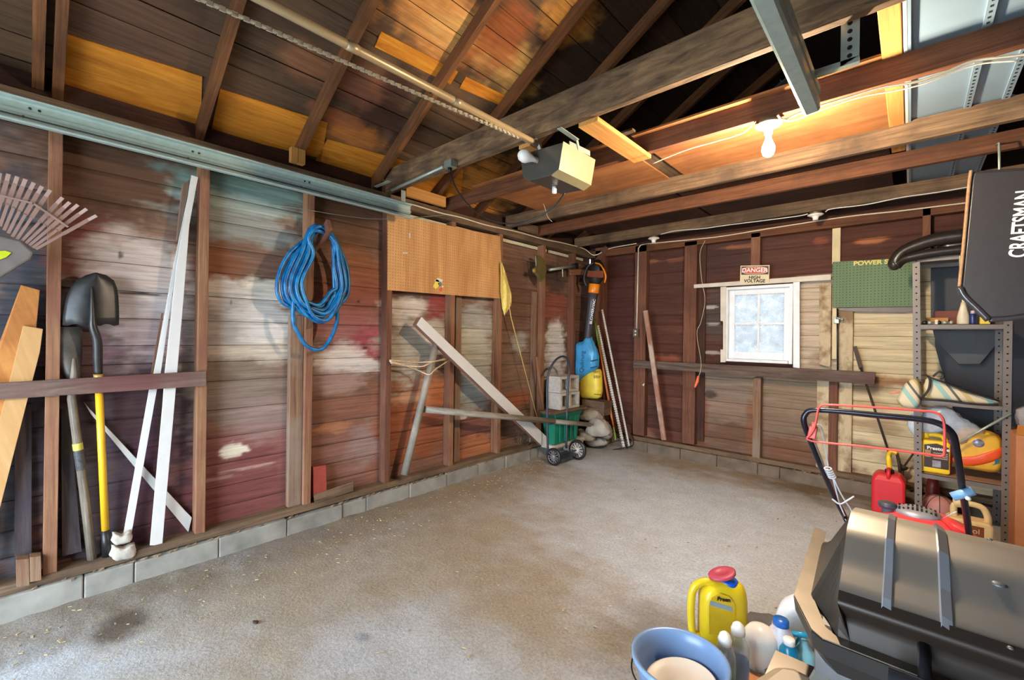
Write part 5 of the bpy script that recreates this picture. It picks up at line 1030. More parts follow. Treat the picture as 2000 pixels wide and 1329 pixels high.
# dark rods
b = MB(); b.plank(B(1669, 677, 5.11), B(1682, 722, 5.09), .03, .012, (0, -1, 0)); b.tube([B(1681, 718, 5.09), B(1739, 893, 4.95)], .009, 8); o = b.build('iron_rod', plain('dark_iron', rgb(60, 46, 40), .6, .3)); tag(o, 'long dark iron rod leaning on the cream boards behind the red can', 'rod')
b = MB(); p0, p1 = B(1784, 886, 5.1), B(1764, 914, 5.08); b.tube([p0, p1], .008, 8); b.lathe(p1, nrm(p1-p0), [(.03, -.02), (.03, .0), (.01, .03)], 10); b.tube([B(1751, 883, 5.1), B(1756, 905, 5.05), B(1758, 925, 5.02)], .012, 8); b.tube([p1, (p1[0], 5.0, .12)], .006, 6); o = b.build('small_iron_tool', plain('dark_iron', rgb(60, 46, 40), .6, .3)); tag(o, 'small dark iron tool leaning beside the yellow jug', 'tool')
# orange plastic grip hanging on a thin cord
b = MB(); b.tube([B(1364, 735, 5.02), B(1362, 745, 5.02), B(1357, 757, 5.02)], [.012, .017, .012], 10); o = b.build('orange_float', plain('orange_foam', rgb(250, 128, 84), .4)); tag(o, 'small bright orange grip hanging below the bench rail', 'grip')
b = MB(); b.tube(bez([B(u, v, 5.015) for u, v in [(1377, 470), (1367, 497), (1371, 550), (1377, 587), (1369, 629), (1361, 652), (1369, 705), (1368, 725), (1364, 737)]], 5), .0022, 6); tag(b.build('thin_cord', M['wire']), 'thin pale cord hanging down to the small orange grip', 'cord')
b = MB(); c = B(1259, 752, 5.09); b.tube([c, c+V((0, -.03, 0)), c+V((.015, -.04, .02))], .006, 6); b.lathe(c+V((0, -.03, 0)), (0, -1, 0), [(.014, 0), (.014, .01)], 10); tag(b.build('wall_hook', M['whitep']), 'small pale hook screwed to the back wall stud', 'hook')

# ------------------------------------------------------------ metal shelving
SY = 4.60; sm_ = plain('grey_shelf_enamel', rgb(116, 108, 102), .42, .2, var=.06); sdk = plain('dark_shelf_underside', rgb(70, 70, 76), .5, .2)
SX0, SX1 = B(1790, 790, SY)[0], B(1974, 900, SY)[0]; zs = [B(1800, 503, SY)[2], B(1800, 634, SY)[2], B(1803, 781, SY)[2], B(1804, 925, SY)[2], .08]
t = thing('metal_shelving', 'grey perforated steel shelving unit against the back wall', 'shelving', (SX0+.2, SY+.2, 0))
SD = .42
for i, (xx, yy, sx, zt) in enumerate([(SX0, SY, 1, zs[0]+.01), (SX1, SY, -1, zs[1]+.06), (SX0, SY+SD, 1, zs[0]), (SX1, SY+SD, -1, zs[1]+.06)]):
    top = V((xx-(.035 if i in (0, 2) else 0)*1, yy, zt)); bot = V((xx, yy, 0)); sy = 1 if i < 2 else -1; b = MB()
    # an L-shaped upright
    P = [V((0, 0, 0)), V((sx*.042, 0, 0)), V((sx*.042, sy*.003, 0)), V((sx*.003, sy*.003, 0)), V((sx*.003, sy*.036, 0)), V((0, sy*.036, 0))]
    b.loft([[bot+p for p in P], [top+p for p in P]], False); pt = b.build('upright', sm_, t); b = MB()
    d = top-bot
    for k in range(int(zt/.05)): c = bot+d*((k+.5)*.05/zt); b.lathe(c+V((sx*.021, -sy*.0 if sy > 0 else -.003, 0)), (0, -1, 0), [(.0055, -.002), (.0055, .0012)], 8)
    b.build('slot_row', M['blank'], pt)
for k, z in enumerate(zs[:4]):
    x0 = SX0-.03*max(0, 1-k*.3)+.003; b = MB(); b.box(x0, SX1-.003, SY+.003, SY+SD-.003, z-.003, z); b.box(x0, SX1-.003, SY+.003, SY+.006, z-.034, z); b.box(x0, SX1-.003, SY+SD-.006, SY+SD-.003, z-.034, z); b.build('shelf', sm_, t)
b = MB(); b.tube([B(1862, 871, SY-.012), B(1975, 808, SY-.012)], .008, 10); b.build('cross_brace', M['galv'], t)
b = MB(); b.box(SX0+.05, SX1-.01, SY+.012, SY+SD-.02, zs[3]+.0005, zs[3]+.004); tag(b.build('shelf_liner', plain('brown_cardboard', rgb(150, 116, 92), .85, var=.1)), 'brown cardboard lining the shelf under the yellow jug', 'liner')
# dark metal panel standing behind the shelves
slab([B(u, v, 5.13) for u, v in [(1818, 498), (2120, 470), (2120, 900), (1890, 900), (1826, 676), (1826, 642), (1818, 642)]], (0, .02, 0), plain('near_black_panel', rgb(34, 38, 48), .5, var=.1), 'black_sheet'); tag(bpy.data.objects['black_sheet'], 'near black sheet panel standing behind the metal shelves', 'panel')
t = thing('seed_spreader', 'dark grey tapered hopper sitting behind the shelves', 'hopper', B(1880, 700, 5.1)); slab([B(u, v, 5.06) for u, v in [(1822, 645), (1952, 645), (1952, 668), (1914, 712), (1872, 712), (1828, 668)]], (0, .05, 0), plain('dark_grey_hopper', rgb(66, 68, 72), .5), 'hopper', t, bevel=.004)
# things on the second shelf
z2 = zs[1]+.001
def lathe_thing(name, label, cat, c, prof, mat, n=20, **k): b = MB(); b.lathe(c, (0, 0, 1), prof, n, **k); return tag(b.build(name, mat), label, cat)
c = B(1881, 632, 4.68); t = thing('squeeze_bottle', 'tapered cream plastic bottle on the shelf under the black bag', 'bottle', (c[0], 4.68, z2)); b = MB(); b.lathe((c[0], 4.68, z2), (0, 0, 1), [(.030, 0), (.034, .004), (.033, .06), (.016, .14), (.012, .165)], 18, sy=.7); b.build('body', plain('cream_plastic', rgb(212, 202, 176), .4), t); b = MB(); b.lathe((c[0], 4.68, z2+.165), (0, 0, 1), [(.010, 0), (.008, .02)], 12); b.build('cap', M['whitep'], t)
c = B(1900, 632, 4.68); t = thing('spray_can', 'small dark blue can beside the cream bottle', 'can', (c[0], 4.68, z2)); b = MB(); b.lathe((c[0], 4.68, z2), (0, 0, 1), [(.017, 0), (.018, .003), (.018, .07), (.012, .078)], 16); b.build('body', plain('navy_can', rgb(36, 50, 112), .35), t); b = MB(); b.lathe((c[0], 4.68, z2+.078), (0, 0, 1), [(.013, 0), (.013, .02), (.008, .024)], 14); b.build('cap', plain('pinkish_cap', rgb(200, 180, 190), .4), t)
def boxy(name, label, cat, u0, u1, v0, y, dy, h, mat, z, bev=.002):
    b = MB(); b.box(B(u0, v0, y)[0], B(u1, v0, y)[0], y, y+dy, z, z+h); return tag(b.build(name, mat, bevel=bev), label, cat)
boxy('yellow_carton', 'small yellow carton at the edge of the second shelf', 'carton', 1914, 1934, 632, 4.66, .05, .055, plain('yellow_carton', rgb(220, 196, 60), .5), z2)
boxy('wooden_tray', 'long orange-tan wooden tray on the second shelf', 'tray', 1808, 1852, 632, 4.80, .05, .03, M['newpine'], z2+.026)
boxy('flat_tin', 'flat grey tin under the orange-tan tray', 'tin', 1806, 1860, 632, 4.79, .07, .025, plain('grey_tin', rgb(120, 112, 104), .4, .5), z2)
boxy('brown_crate', 'reddish brown open crate at the back of the second shelf', 'crate', 1824, 1876, 632, 4.90, .1, .115, plain('red_brown_crate', rgb(112, 54, 38), .6), z2)
for k, (u, r, lab, mt) in enumerate([(1806, .018, 'dark round fitting lying at the shelf edge by the upright', M['black']), (1816, .014, 'small grey metal ring among the fittings on the shelf', M['galv']), (1834, .013, 'tiny black fitting between the silver ones on the shelf', M['black']), (1845, .015, 'chromed fitting in the middle of the shelf clutter', M['galv']), (1858, .012, 'dull grey fitting near the cream bottle', M['galv'])]):
    c = B(u, 632, 4.64); b = MB(); b.lathe((c[0], 4.64, z2), (0, 0, 1), [(r*.6, 0), (r, .004), (r, .018), (r*.5, .028)], 12); tag(b.build('pipe_fitting', mt), lab, 'fitting', 'fittings on the shelf')
boxy('paper_tag', 'white paper packet among the fittings on the shelf', 'packet', 1826, 1832, 632, 4.63, .012, .036, M['whitep'], z2)
# black cover on the top shelf
t = thing('black_cover', 'long black padded tool bag lying across the top of the shelves', 'bag', (SX0+.1, 4.62, zs[0])); bc_ = plain('black_leatherette', rgb(40, 34, 32), .32, var=.1, bump=.3); Y = 4.56
b = MB(); P0 = [B(u, v, Y) for u, v in [(1747, 522), (1752, 505), (1766, 491), (1790, 480), (1830, 468), (1890, 459)]]; b.tube(bez(P0, 4), np.interp(np.arange(21), [0, 3, 6, 10, 20], [.035, .045, .045, .045, .052]).tolist(), 14); b.build('upper_roll', bc_, t)
b = MB(); P0 = [B(u, v, Y) for u, v in [(1748, 518), (1762, 508), (1790, 500), (1830, 493), (1890, 486)]]; b.tube(bez(P0, 4), np.interp(np.arange(17), [0, 5, 16], [.045, .034, .034]).tolist(), 14); b.build('lower_roll', bc_, t)
b = MB(); b.ball(B(1747, 515, Y), .05, 18, (.85, .8, 1.1)); b.build('rounded_end', bc_, t)
b = MB(); inflate(b, smooth_outline([B(u, v, Y+.06) for u, v in [(1835, 474), (1900, 458), (1960, 452), (1960, 498), (1880, 496), (1840, 494)]]), (0, -1, 0), .05, .05, 5, .06, 3, .4); b.build('folded_end', bc_, t)
# striped folded chair on the third shelf
z3 = zs[2]+.004; t = thing('folded_beach_chair', 'folded canvas beach chair with cream and teal stripes on the third shelf', 'chair', (SX0+.1, 4.7, z3)); Y = 4.57
stm, nt, bs = newmat('striped_canvas'); tc = nd(nt, 'ShaderNodeTexCoord'); mp = nd(nt, 'ShaderNodeMapping'); mp.inputs['Rotation'].default_value = (0, .55, 0); sx_ = nd(nt, 'ShaderNodeSeparateXYZ'); nt.links.new(tc.outputs['Object'], mp.inputs[0]); nt.links.new(mp.outputs[0], sx_.inputs[0]); mm = nd(nt, 'ShaderNodeMath', operation='MULTIPLY'); mm.inputs[1].default_value = 5.5; nt.links.new(sx_.outputs[0], mm.inputs[0]); fr = nd(nt, 'ShaderNodeMath', operation='FRACT'); nt.links.new(mm.outputs[0], fr.inputs[0]); cr = nd(nt, 'ShaderNodeValToRGB'); cr.color_ramp.interpolation = 'CONSTANT'
for i, (p_, c_) in enumerate([(0, rgb(216, 204, 172)), (.32, rgb(150, 190, 184)), (.48, rgb(216, 204, 172)), (.62, rgb(96, 96, 92)), (.7, rgb(216, 204, 172)), (.85, rgb(196, 176, 120))]):
    e = cr.color_ramp.elements[i] if i < 2 else cr.color_ramp.elements.new(p_); e.position = p_; e.color = (*c_, 1)
nt.links.new(fr.outputs[0], cr.inputs[0]); nt.links.new(cr.outputs[0], bs.inputs['Base Color']); bs.inputs['Roughness'].default_value = .8
b = MB(); inflate(b, smooth_outline([B(u, v, Y+.03) for u, v in [(1803, 776), (1806, 748), (1815, 737), (1830, 742), (1880, 764), (1930, 779), (1950, 786), (1930, 790), (1860, 783)]]), (0, -1, .2), .03, .05, 5, .03, 3, .35); b.build('canvas', stm, t)
b = MB(); inflate(b, smooth_outline([B(u, v, Y-.03) for u, v in [(1752, 782), (1758, 768), (1768, 750), (1784, 740), (1795, 745), (1800, 765), (1796, 790), (1786, 799), (1772, 797), (1758, 791)]]), (0, -1, 0), .06, .035, 6, .05, 5, .4); b.build('canvas_end', stm, t)
for q in ([(1772, 782), (1786, 762), (1798, 746)], [(1804, 775), (1814, 760), (1816, 740), (1806, 732)], [(1815, 737), (1850, 750), (1900, 768), (1952, 784)], [(1790, 780), (1840, 782), (1900, 790), (1950, 792)], [(1822, 736), (1834, 727), (1843, 733), (1838, 742)]):
    b = MB(); b.tube(bez([B(u, v, Y-.03) for u, v in q], 5), .007, 8); b.build('strap', M['black'], t)
b = MB(); b.tube([B(1738, 768, Y), B(1757, 766, Y)], .008, 8); o = b.build('leg_end', plain('salmon_cap', rgb(226, 150, 120), .5), t)
boxy('foil_packet', 'crumpled silver packet at the back of the third shelf', 'packet', 1874, 1900, 750, 4.9, .06, .03, plain('silver_foil', rgb(196, 200, 214), .3, .4, bump=1), z3)
# fourth shelf
z4 = zs[3]+.005
def jug(name, label, cat, x, y, z, w, h, d, mat, hole, capm=None, flip=False, top=.62, parts=None):
    """flat sided jug facing the camera side: body with a handle arch and a cap"""
    t = thing(name, label, cat, (x, y, z)); s = -1 if flip else 1; b = MB(); r = .16*w
    P = lambda a, c: V((x+s*a*w/2, y, z+c*h)); out = [P(-1, .05), P(-.92, 0), P(.92, 0), P(1, .05), P(1, top), P(.85, top+.06), P(-.85, top+.06), P(-1, top)]
    b.prism(out, (0, d, 0)); b.build('body', mat, t, bevel=.012)
    b = MB(); b.tube(bez([P(-.62, top), P(-.66, top+.22), P(-.45, .97), P(0, 1.), P(.55, .97), P(.78, .82), P(.80, top)], 5), .085*w, 12); o = b.build('handle', mat, t)
    for vv in o.data.vertices: vv.co.y += d/2
    b = MB(); c = P(-.45, .97)+V((0, d/2, 0)); b.lathe(c, (0, 0, 1), [(.13*w, -.02), (.13*w, .03)], 18); b.build('cap', capm or mat, t)
    return t, P
ym = plain('yellow_plastic', rgb(240, 204, 40), .32, var=.04)
t, P = jug('antifreeze_jug', 'yellow antifreeze jug with a black label on the fourth shelf', 'jug', B(1822, 928, 4.66)[0], 4.64, z4, .185, .285, .10, ym, None, top=.80)
slab([P(-.55, .14)+V((0, -.001, 0)), P(.92, .14)+V((0, -.001, 0)), P(.92, .72)+V((0, -.001, 0)), P(.2, .80)+V((0, -.001, 0)), P(-.55, .74)+V((0, -.001, 0))], (0, .001, 0), plain('black_label', rgb(60, 44, 36), .4), 'label', t, bevel=0)
text('lettering', 'Prestone', P(.28, .66)+V((0, -.003, 0)), (1, 0, 0), UPZ, .034, M['text_white'], t, bold=.0008)
slab([P(-.05, .17)+V((0, -.002, 0)), P(.45, .17)+V((0, -.002, 0)), P(.45, .34)+V((0, -.002, 0)), P(-.05, .34)+V((0, -.002, 0))], (0, .001, 0), plain('grey_picture', rgb(150, 150, 160), .4, var=.4), 'label_picture', t, bevel=0)
slab([P(-.5, .42)+V((0, -.002, 0)), P(-.15, .42)+V((0, -.002, 0)), P(-.15, .6)+V((0, -.002, 0)), P(-.5, .6)+V((0, -.002, 0))], (0, .001, 0), plain('ochre_picture', rgb(170, 130, 90), .4, var=.4), 'label_picture', t, bevel=0)
for k in range(4):
    slab([P(.0, .40+k*.045)+V((0, -.002, 0)), P(.85, .40+k*.045)+V((0, -.002, 0)), P(.85, .415+k*.045)+V((0, -.002, 0)), P(.0, .415+k*.045)+V((0, -.002, 0))], (0, .001, 0), plain('pale_text_line', rgb(210, 180, 150), .4), 'text_line', t, bevel=0)
b = MB(); c = B(1852, 880, 4.70); b.box(c[0]-.02, c[0]+.022, 4.70, 4.74, z4, c[2]+.08); tag(b.build('purple_carton', plain('purple_carton', rgb(132, 50, 128), .4), bevel=.004), 'slim purple carton between the yellow jug and the food bag', 'carton')
t = thing('pet_food_bag', 'folded yellow and red printed food bag on the fourth shelf', 'bag', B(1910, 890, 4.7)); 
b = MB(); inflate(b, smooth_outline([B(u, v, 4.72) for u, v in [(1862, 905), (1864, 860), (1872, 842), (1890, 834), (1935, 844), (1954, 856), (1957, 880), (1954, 917), (1930, 921), (1880, 911)]]), (0, -1, 0), .07, .05, 6, .03, 5, .18); b.build('sack', plain('yellow_print', rgb(228, 176, 60), .35, var=.06, bump=.4), t)
b = MB(); inflate(b, smooth_outline([B(u, v, 4.675) for u, v in [(1863, 893), (1900, 890), (1935, 880), (1956, 874), (1957, 892), (1925, 906), (1890, 910), (1864, 906)]]), (0, -1, 0), .035, .02, 5, .03, 2, .2); o = b.build('red_band', plain('red_print', rgb(226, 84, 34), .35, var=.08), t)
slab([B(u, v, 4.652) for u, v in [(1926, 897), (1952, 886), (1952, 906), (1930, 912)]], (0, .01, 0), plain('teal_print', rgb(40, 110, 130), .4, var=.3), 'teal_panel', t); b = MB(); b.lathe(B(1911, 866, 4.655), (0, -1, 0), [(.035, 0), (.030, .006), (0.001, .008)], 20); b.build('foil_disc', plain('foil_disc', rgb(150, 150, 170), .35, .4, var=.4, scale=40, bump=.5), t)
cpm = plain('clear_plastic_film', rgb(190, 205, 225), .15, alpha=.45, var=.2, bump=1.)
b = MB(); inflate(b, smooth_outline([B(u, v, 4.67) for u, v in [(1800, 842), (1802, 812), (1812, 797), (1838, 794), (1860, 800), (1880, 816), (1905, 830), (1925, 846), (1900, 850), (1880, 868), (1862, 862), (1850, 842), (1820, 846)]]), (0, -1, 0), .07, .05, 6, .08, 7, .45); tag(b.build('plastic_film_bag', cpm), 'crumpled clear plastic bag draped over the yellow jug and food bag', 'bag')
b = MB(); inflate(b, smooth_outline([B(u, v, 4.64) for u, v in [(1772, 828), (1778, 812), (1790, 806), (1800, 815), (1800, 842), (1788, 852), (1776, 840)]]), (0, -1, 0), .03, .03, 5, .08, 9, .45); tag(b.build('plastic_film_bag', plain('pale_blue_film', rgb(196, 214, 230), .2, alpha=.75, bump=.8)), 'pale corner of plastic film poking out beside the shelf upright', 'bag')
# floor by the shelves
gr = plain('red_can_plastic', rgb(206, 34, 44), .38, var=.05); g0, g1 = Z(1704, 1000), Z(1768, 1000); gx0, gx1 = B(1702, 960, 4.62)[0], B(1769, 960, 4.62)[0]; t = thing('gasoline_can', 'red plastic fuel can with a yellow spout beside the shelves', 'fuel can', ((gx0+gx1)/2, 4.7, 0)); gz = B(1735, 928, 4.62)[2]
b = MB(); b.loft([[(gx0+.015, 4.62, 0), (gx1-.015, 4.62, 0), (gx1-.015, 4.80, 0), (gx0+.015, 4.80, 0)], [(gx0, 4.61, .03), (gx1, 4.61, .03), (gx1, 4.81, .03), (gx0, 4.81, .03)], [(gx0, 4.61, gz-.05), (gx1, 4.61, gz-.05), (gx1, 4.81, gz-.05), (gx0, 4.81, gz-.05)], [(gx0+.03, 4.63, gz), (gx1-.03, 4.63, gz), (gx1-.03, 4.79, gz), (gx0+.03, 4.79, gz)]], False); b.build('body', gr, t, bevel=.018)
c = V(((gx0+gx1)/2+.0, 4.68, gz)); b = MB(); b.tube(bez([c+V((.0, -.05, -.05)), c+V((.0, -.055, .02)), c+V((.0, 0, .035)), c+V((.0, .07, .0))], 5), .014, 10); b.build('handle', gr, t)
b = MB(); b.lathe(c+V((.005, .02, 0)), (0, 0, 1), [(.03, -.01), (.03, .025), (.022, .03)], 18); b.build('collar', M['black'], t)
b = MB(); b.tube(bez([c+V((.005, .02, .03)), c+V((.0, .02, .09)), c+V((-.002, .02, .15)), c+V((.02, .0, .18)), c+V((.05, -.01, .17))], 5), [.018]*8+[.014]*13, 12); o = b.build('spout', plain('yellow_spout', rgb(232, 190, 30), .35), t); o['label'] = 'yellow spout'
c = on(1834, 993, 2, .11); pbm = plain('faded_pink_rubber', rgb(186, 128, 120), .5, var=.08); t = thing('basketball', 'faded pinkish basketball behind the tan oil jug', 'ball', (c[0], c[1], 0)); b = MB(); b.ball(c, .102, 28); b.build('ball', pbm, t)
for nrm_ in ((1, 0, 0), (0, 1, .2), (.7, .7, 0), (-.7, .7, .1)):
    n_ = nrm(nrm_); e1 = nrm(np.cross(n_, (0, .1, 1))); e2 = np.cross(n_, e1); b = MB(); b.tube([c+.1015*(math.cos(a)*e1+math.sin(a)*e2) for a in np.linspace(0, 6.283, 33)[:-1]], .0025, 6, closed=True); b.build('seam', M['black'], t)
tanp = plain('tan_plastic', rgb(224, 198, 146), .35, var=.04); jx = on(1893, 1020, 1, 4.15)[0]
t, P = jug('oil_jug', 'large tan oil jug with a brown label on the floor by the shelves', 'jug', jx, 4.12, 0, .215, .335, .13, tanp, None, flip=False, top=.66)
slab([P(-.8, .12)+V((0, -.001, 0)), P(.6, .12)+V((0, -.001, 0)), P(.6, .64)+V((0, -.001, 0)), P(-.8, .64)+V((0, -.001, 0))], (0, .001, 0), plain('brown_label', rgb(128, 66, 34), .4), 'label', t, bevel=0)
text('lettering', 'Castrol', P(-.2, .54)+V((0, -.003, 0)), (1, 0, 0), UPZ, .045, plain('cream_lettering', rgb(230, 200, 160), .5), t)
lathe_thing('red_cone', 'dark red cone shaped jar on the floor behind the shelf upright', 'jar', (B(1822, 960, 4.95)[0], 4.97, .001), [(.05, 0), (.055, .01), (.04, .22), (.03, .30), (.001, .31)], plain('dark_red_enamel', rgb(130, 40, 34), .4))
bxm = plain('kraft_cardboard', rgb(186, 124, 84), .85, var=.08); x0 = B(1984, 900, 4.35)[0]
t = thing('cardboard_box', 'tall brown cardboard box standing beside the shelving unit', 'box', (x0+.2, 4.55, 0)); b = MB(); b.box(x0, x0+.42, 4.35, 4.78, 0, B(1984, 850, 4.35)[2]); b.build('carton', bxm, t, bevel=.004); b = MB(); zt_ = B(1984, 850, 4.35)[2]; b.prism([(x0, 4.35, zt_), (x0+.42, 4.35, zt_), (x0+.42, 4.30, zt_+.07), (x0, 4.30, zt_+.07)], (0, .004, .002)); b.build('flap', plain('orange_flap', rgb(222, 140, 66), .8), t)
b = MB(); inflate(b, smooth_outline([(x0+.06, 4.5, zt_+.02), (x0+.3, 4.5, zt_+.02), (x0+.33, 4.5, zt_+.14), (x0+.15, 4.5, zt_+.2), (x0+.02, 4.5, zt_+.15)]), (0, -1, 0), .05, .1, 5, .08, 3, .4); tag(b.build('plastic_wrap', plain('clear_wrap', rgb(190, 186, 190), .15, alpha=.5, bump=1)), 'clear plastic wrap bunched on top of the cardboard box', 'wrap')

# ------------------------------------------------------------ black hanging grass bag
vm = plain('black_vinyl', rgb(50, 50, 54), .33, var=.08, scale=30, bump=.25, coat=.2); Y = 3.62
t = thing('grass_catcher_bag', 'large black grass catcher bag lettered CRAFTSMAN hanging from a joist', 'bag', B(1950, 480, Y))
pts = [(1898, 333), (1990, 327), (2110, 322), (2110, 615), (2010, 618), (1965, 624), (1930, 626), (1880, 577), (1873, 560), (1882, 460), (1893, 350)]
b = MB(); b.prism([B(u, v, Y) for u, v in pts], (.06, .30, 0)); b.build('bag_body', vm, t, bevel=.02)
b = MB(); b.tube(bez([B(u, v, Y-.004) for u, v in [(1897, 333), (1893, 360), (1884, 460), (1877, 530), (1874, 560)]], 5), .0085, 8); o = b.build('edge_piping', plain('tan_piping', rgb(150, 120, 88), .7, var=.2, scale=60), t)
b = MB(); b.tube(bez([B(u, v, Y-.006) for u, v in [(1874, 562), (1884, 580), (1908, 603), (1931, 626)]], 5), .016, 10); b.tube(bez([B(u, v, Y-.006) for u, v in [(1931, 626), (1966, 624), (2010, 619), (2090, 616)]], 5), .012, 10); o = b.build('vinyl_hem', plain('shiny_vinyl', rgb(56, 58, 66), .15, coat=.5, bump=.5), t)
b = MB(); b.tube([B(1875, 500, Y), B(1876, 558, Y)], .004, 8); b.build('frame_wire', M['galv'], t)
a0, a1 = B(1990, 500, Y-.006), B(2004, 374, Y-.006); text('lettering', 'CRAFTSMAN', (a0+a1)/2, a1-a0, (-1, 0, .05), .096, M['text_white'], t, bold=.002, sx=.66)
b = MB(); hx = B(1960, 330, Y)[0]; b.tube([(hx, Y+.15, B(1960, 330, Y)[2]-.02), (hx, 3.80, 2.57), (hx, 3.93, 2.60)], .006, 8); b.build('hanging_hook', M['galv'], t)
# ------------------------------------------------------------ lawn mower
def D(u, v, w): return CAM+ray(u, v)*w
hb = plain('black_handle_tube', rgb(40, 42, 54), .22, .5, var=.05); rdm = plain('red_coated_rod', rgb(236, 84, 76), .3, var=.04); YM = 2.5
E0 = on(1802, 1004, 1, 2.98); t = thing('lawn_mower', 'push lawn mower with a tall black handle and red engine shroud', 'lawn mower', (E0[0], 2.98, 0))
U = [on(1650, 1010, 1, 2.86), on(1627, 965, 1, 2.75), on(1600, 905, 1, 2.62), on(1578, 850, 1, 2.52), on(1570, 824, 1, YM), on(1573, 810, 1, YM), on(1589, 801.5, 1, YM)]
U2 = [on(1650, 805, 1, YM), on(1720, 812, 1, YM), on(1796, 819.5, 1, YM), on(1834, 828, 1, YM), on(1858, 845, 1, YM), on(1867, 873, 1, YM+.03), on(1880, 957, 1, 2.68), on(1893, 1044, 1, 2.86), on(1897, 1080, 1, 2.95)]
b = MB(); b.tube(bez(U+U2, 5), .0125, 12); b.build('handle', hb, t)
b = MB(); q = [(1598, 800), (1607, 792), (1640, 792), (1720, 797), (1800, 803), (1829, 807), (1842, 820), (1845, 845), (1845, 880), (1839, 892), (1810, 888), (1700, 874), (1584, 861.5), (1584, 848), (1590, 838), (1594, 822)]
b.tube(bez([on(u, v, 1, YM-.045) for u, v in q], 4), .0048, 8, closed=True); b.build('control_bail', rdm, t)
b = MB(); b.obox(on(1587, 845, 1, YM-.02), (.016, 0, 0), (0, .012, 0), (.004, 0, .028)); b.obox(on(1590, 832, 1, YM-.03), (.009, 0, 0), (0, .01, 0), (0, 0, .014)); b.build('bail_bracket', rdm, t, bevel=.003)
cw = plain('grey_cable_sheath', rgb(206, 208, 214), .35)
for q in ([(1592, 828), (1603, 835), (1610, 865), (1614, 890), (1618, 915)], [(1590, 862), (1600, 885), (1612, 915)], [(1626, 932), (1632, 955), (1640, 985), (1650, 1008)], [(1628, 935), (1643, 966), (1662, 996), (1668, 1008)]):
    b = MB(); b.tube(bez([on(u, v, 1, 2.56+(v-830)*.0012) for u, v in q], 5), .0035, 8); b.build('control_cable', cw, t)
b = MB()
for k in range(5): c = on(1617+k*2, 916+k*4, 1, 2.63); b.tube([c+V((.014*math.cos(a), .014*math.sin(a), .004*math.sin(a))) for a in np.linspace(0, 6.283, 13)[:-1]], .004, 6, closed=True)
b.tube(bez([on(u, v, 1, 2.7) for u, v in [(1625, 975), (1640, 985), (1655, 978), (1668, 970)]], 4), .004, 6); b.build('cable_tie', cw, t)
bl = plain('light_blue_grip', rgb(132, 182, 226), .35); b = MB(); b.tube([on(1860, 971, 1, 2.66), on(1901, 959, 1, 2.66)], .018, 14); b.build('throttle_grip', bl, t); b = MB(); b.ball(on(1891, 974, 1, 2.64), .010, 12); b.build('grip_screw', M['porcelain'], t)
# engine
eng = plain('red_engine_paint', rgb(232, 70, 74), .3, var=.05); c = V((E0[0], 2.98, E0[2]-.05))
b = MB(); b.lathe(c, (0, 0, 1), [(.165, -.06), (.168, -.01), (.155, .025), (.11, .045), (.095, .048)], 36); b.build('shroud', eng, t)
b = MB(); b.lathe(c+V((-.02, 0, .045)), (0, 0, 1), [(.092, 0), (.088, .012), (.06, .026), (.001, .032)], 32); o = b.build('screen', plain('grey_screen', rgb(150, 152, 160), .4, .3), t); b = MB()
for k in range(-4, 5):
    for s in (-1, 1): x = c[0]-.02+k*.0165; b.obox((x, c[1]+s*.026, c[2]+.045+.030-abs(k)*.0022), (.004, 0, 0), (0, .022-abs(k)*.0015, 0), (0, 0, .003))
b.build('screen_slots', M['blank'], o)
b = MB(); b.tube(bez([c+V((.08, -.03, .03)), c+V((.13, -.05, .02)), c+V((.17, -.03, -.01))], 5), .022, 10); b.build('starter_arm', eng, t)
k0 = on(1733, 1003, 1, 2.96); b = MB(); b.lathe(k0, (0, 0, 1), [(.05, -.07), (.04, -.02), (.022, -.005), (.022, .03)], 20); b.build('filler_neck', plain('grey_metal_tank', rgb(130, 134, 146), .35, .5), t)
b = MB(); b.lathe(k0+V((0, 0, .03)), (0, 0, 1), [(.034, 0), (.038, .006), (.038, .022), (.03, .028), (.012, .03)], 12); b.build('fuel_cap', plain('dark_cap', rgb(66, 66, 76), .4), t)
b = MB(); b.tube([c+V((.06, -.04, .05)), on(1868, 1000, 1, 2.72)], .002, 6); b.build('starter_rope', cw, t)
b = MB(); b.lathe((c[0]-.02, c[1], .14), (0, 0, 1), [(.27, -.05), (.28, .0), (.26, .06), (.17, .09), (.12, .1)], 32, sy=1.05); b.build('deck', eng, t)
b = MB(); b.lathe((c[0]-.02, c[1], .22), (0, 0, 1), [(.12, 0), (.12, c[2]-.27)], 24); b.build('engine_block', plain('cast_engine', rgb(90, 92, 96), .5, .4), t)
for sx_, sy_ in ((-1, -1), (1, -1), (-1, 1), (1, 1)):
    b = MB(); b.lathe((c[0]-.02+sx_*.26, c[1]+sy_*.24, .095), (sx_, 0, 0), [(.05, 0), (.09, .003), (.095, .012), (.095, .03), (.09, .04), (.05, .042)], 24); b.build('wheel', M['black'], t)
b = MB(); 
for s, q in ((-1, U[0]), (1, V(U2[-1]))): b.tube([V(q), (c[0]-.02+s*.18, c[1]+.02, .2)], .0125, 10)
b.build('lower_handle', hb, t)

